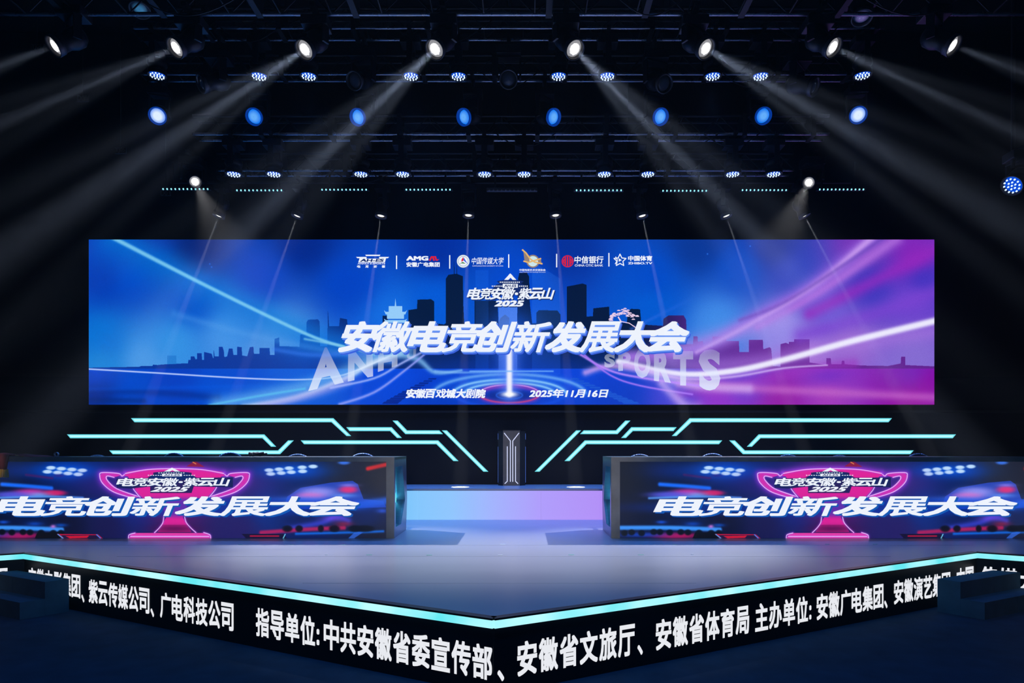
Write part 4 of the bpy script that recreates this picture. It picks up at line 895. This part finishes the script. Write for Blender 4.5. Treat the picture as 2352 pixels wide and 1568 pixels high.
for i, (px, py, qx, qy, cv) in enumerate(front):
    L_ = P(px, py, Yf); d = aim(L_, qx, qy, cv)
    r_, lo = moving_head('moving_head_light', 'bright white beam lamp on the front truss, %s from the left' % ordn[i], 'stage light', 'white beam lamps on the front truss', L_, d, KF, zf, .095, LW_, (FRONT_POWER*(.32 if i in (0, 7) else .5 if i in (1, 6) else .85 if i in (2, 5) else 1), (.56, .69, 1), FRONT_SIZE, .3, .025), L=.36)
    gobo(lo, i*.7)
# upper row of wash lights and unlit heads between them
def led_face(r):
    mb = MB(); pts = [(0, 0)]+[(r*.40*math.cos(math.radians(60*i)), r*.40*math.sin(math.radians(60*i))) for i in range(6)]+[(r*.80*math.cos(math.radians(30*i+15)), r*.80*math.sin(math.radians(30*i+15))) for i in range(12)]
    for x, y in pts: mb.lathe([(r*.098, -.002), (r*.094, -.012), (r*.06, -.02), (.001, -.022)], 10, Matrix.Translation((x, y, 0)), cap=False)
    return mb.mesh()
LEDM = emit('white_led_lens', srgb(205, 226, 255), 1.4); FACEM = emit('blue_lit_face', srgb(0, 78, 225), .9)
KP = kind(.112, .22, .2); lf = led_face(.112); fc = MB().lathe([(.112, .012), (.112, .004), (.001, .004)], 26, cap=False).mesh()
def par(px, py, Y, ztr, label, group, d=(0, 0, -1), power=PAR_POWER, r=.112):
    Lp = P(px, py, Y); d = Vector(d).normalized()
    root, lo = moving_head('wash_light', label, 'stage light', group, Lp, d, KP, ztr, r, FACEM, (power, (.07, .26, 1), 66, 1, .1), L=.22, ringm=BODY)
    rot = d.to_track_quat('-Z', 'Y').to_euler()
    o = link('led_cluster', lf, LEDM, root, Lp-root.location, rot); o.scale = (1, 1, 1); stuff(o)
    o.location = Lp-root.location+d*.022
    return root
for i, px in enumerate((361, 595, 709, 944, 1053, 1283, 1395, 1637, 1747, 1981)):
    par(px, 172 if i not in (0, 9) else 170, Yp, zp, 'round blue-white wash light in the upper row, %s from the left' % ordn[i], 'upper row of wash lights')
for i, px in enumerate((537, 629, 829, 925, 1113, 1204, 1388, 1488, 1683, 1777)):
    par(px, 396.5, Yq, zq, 'round blue-white wash light in the lower row, %s from the left' % ordn[i], 'lower row of wash lights', power=PAR_POWER*.6)
par(2327, 424, 8.6, P(0, 380, 8.6).z, 'tilted round blue-white wash light alone at the far right', 'side wash light', d=(-.75, -.25, -.6), power=40)
tag(MB().tube((P(2327, 0, 8.6).x, 8.6, P(0, 385, 8.6).z), (P(2327, 0, 8.6).x, 8.6, 9.0), .024, 8).build('drop_pipe', ALUK), 'black drop pipe holding the lone wash light at far right', 'pipe')
KD = kind(.11, .4, .24)
for i, (px, py, d) in enumerate(((465, 192, (-.7, -.6, -.45)), (815, 185, (-.3, -.8, -.5)), (1168, 182, (0, -.8, -.6)), (1525, 192, (.3, -.7, -.5)), (1868, 200, (.7, -.6, -.45)))):
    moving_head('spot_light', 'unlit black spot head between the upper wash lights, %s from the left' % ordn[i], 'stage light', 'unlit heads in the upper row', P(px, py, Yp-.15), d, KD, zp, .11, LOFF, L=.4)
for i, (px, py) in enumerate(((321, 20), (1980, 38))):
    moving_head('spot_light', 'dim spot head pointing down at the very top %s of the picture' % ('left', 'right')[i], 'stage light', None, P(px, py, 9.0), (.1*(1-2*i), -.35, -1), KD, P(0, 20, 9.0).z+.55, .11, lens_mat('dim_lens', srgb(60, 130, 180) if i == 0 else srgb(110, 100, 170), srgb(10, 24, 50), .6, .1, False, .3), L=.36)
# blue faced lamps
blue = [(362, 266, 0), (584, 268, 1), (822, 269, 2), (1066, 269, 3), (1271, 269, 3), (1517, 268, 2), (1753, 266, 1), (1971, 264, 0)]
KB = kind(.106, .34, .2)
for i, (px, py, k) in enumerate(blue):
    Lp = P(px, py, 10.6); view = (Vector((XC, 0, HC))-Lp).normalized(); s = -1 if i < 4 else 1
    side = Vector((s, 0, 0)); d = (view+side*(.15, .38, .55, .8)[k]+Vector((0, 0, -.12))).normalized()
    moving_head('moving_head_light', 'blue glowing round lamp in the row below the upper wash lights, %s from the left' % ordn[i], 'stage light', 'blue faced lamps', Lp, d, KB, zb2, .088, LB1 if k == 0 else LB2, None, L=.34, ringm=emit('blue_lit_ring', srgb(0, 60, 170), .7, (.05, .05, .06, 1)))
# LED bars
bar_x = ((373, 483, 437), (542, 652, 440), (737, 846, 438.5), (930, 1038, 438.5), (1120, 1232, 440), (1320, 1430, 440), (1518, 1625, 441), (1700, 1808, 439.5), (1877, 1985, 438))
CYD = emit('cyan_led_dot', srgb(150, 235, 250), 1.3); OFFD = mat('unlit_led_dot', (.25, .24, .24), .3); BARG = mat('led_bar_grey', (.12, .12, .13), .4, .4)
for i, (a, b, y) in enumerate(bar_x):
    p0, p1 = P(a, y, Yl), P(b, y, Yl); off = (i == 4); wx_ = p1.x-p0.x
    root = thing('led_bar', ('unlit grey LED bar in the middle of the row of light bars' if off else 'slim LED bar with twelve cyan dots, %s from the left' % ordn[i]), 'light bar', ((p0.x+p1.x)/2, Yl, p0.z), 'led bars above the screen')
    link('housing', MB().box((0, 0, .03), (wx_+.03, .07, .055), bev=.006).mesh(), BARG if i in (4, 5) else BODY, root)
    mb = MB()
    for k in range(12): mb.lathe([(.016, .0), (.014, -.008), (.001, -.012)], 10, Matrix.Translation((-wx_/2+.03+(wx_-.06)*k/11, -.028, .012)) @ Matrix.Rotation(math.radians(-50), 4, 'X'), cap=False)
    stuff(link('led_row', mb.mesh(), OFFD if off else CYD, root))
    for q in (-1, 1): link('hanging_bracket', MB().box((q*wx_*.35, .1, .28), (.03, .02, .5)).box((q*wx_*.35, .05, .05), (.03, .12, .02)).mesh(), ALUK, root)
# small white beam lamps right above the screen
KS = kind(.085, .3, .17)
row = [(503, 494, 478, 560), (683, 494, 660, 560), (875, 494, 866, 560), (1076, 493, 1074, 560), (1276, 493, 1281, 560), (1475, 494, 1489, 560), (1668, 494, 1690, 560), (1847, 494, 1882, 560)]
batten = tag(MB().tube((-6, Yr+.05, P(0, 440, Yr).z+.18), (6, Yr+.05, P(0, 440, Yr).z+.18), .024, 8).build('batten_pipe', ALUK), 'black pipe carrying the small lamps just above the screen', 'pipe')
for i, (px, py, qx, qy) in enumerate(row):
    Lp = P(px, py, Yr-.05); q = P(px+(qx-px)/(qy-py)*(1118-py), 1118, 11.6); d = (q-Lp).normalized()
    moving_head('beam_light', 'small white beam lamp just above the big screen, %s from the left' % ordn[i], 'stage light', 'small beam lamps above the screen', Lp, d, KS, P(0, 440, Yr).z+.17, .085, LWS, (ROW_POWER, (.8, .88, 1), 3.8, .5, .012), L=.3)
# two profile lamps that wash the stage
KQ = kind(.085, .42, .24)
for i, (px, py) in enumerate(((448, 417), (1858, 419))):
    Lp = P(px, py, 11.45); s = 1-2*i; d = Vector((s*.5, -.62, -.62)).normalized()
    root, lo = moving_head('profile_light', 'large bright white profile lamp at the %s end of the lowest truss' % ('left', 'right')[i], 'stage light', None, Lp, (Vector((s*.6, 3.5, 0))-Lp), KQ, zr+.25, .085, LW_, None, L=.42)
    lo = spot('lamp', Lp+d*.12, (-s*1.6, 8.25, 0), SIDE_POWER, (.95, .95, 1), 35, 1, .035); lo.parent = root; lo.matrix_parent_inverse = Matrix.Translation(-root.location)
# number plates on the rig
PLM = mat('rig_number_plate', (.02, .02, .022), .6); PLT = mat('rig_number_paint', (.35, .36, .4), .6)
for s, px, py, Y in (('YJ04', 84, 108, 8.2), ('D02', 189, 225, 9.0), ('YJ05', 276, 345, 9.6), ('D03', 380, 443, 11.4)):
    q = P(px, py, Y); root = thing('number_plate', 'dim black plate reading %s hanging at the left of the rig' % s, 'sign', q)
    link('plate', MB().box((0, .01, 0), (.16, .01, .09)).mesh(), PLM, root)
    o = text('lettering', [(s, px-11, py-6, px+11, py+6, .01, 0)], PLT, lambda a, b: P(a, b, Y)-Vector((0, .001, 0)), root); o.matrix_parent_inverse = Matrix.Translation(-root.location)
    link('hanging_wire', MB().tube((0, .01, .04), (0, .01, 9.0-q.z), .004, 5).mesh(), CABLE, root)

# ---------------------------------------------------------------- stage haze
hm = bpy.data.materials.new('stage_haze'); hm.use_nodes = True; nt = hm.node_tree; nt.nodes.clear()
vsn = nt.nodes.new('ShaderNodeVolumeScatter'); vsn.inputs['Density'].default_value = HAZE; vsn.inputs['Anisotropy'].default_value = .2
ot = nt.nodes.new('ShaderNodeOutputMaterial'); nt.links.new(vsn.outputs[0], ot.inputs['Volume'])
hz = MB().box((0, 6.7, 4.2), (25.4, 11.9, 9.3)).build('haze', hm); tag(hz, 'thin smoke haze filling the hall, showing the light beams', 'haze'); stuff(hz)
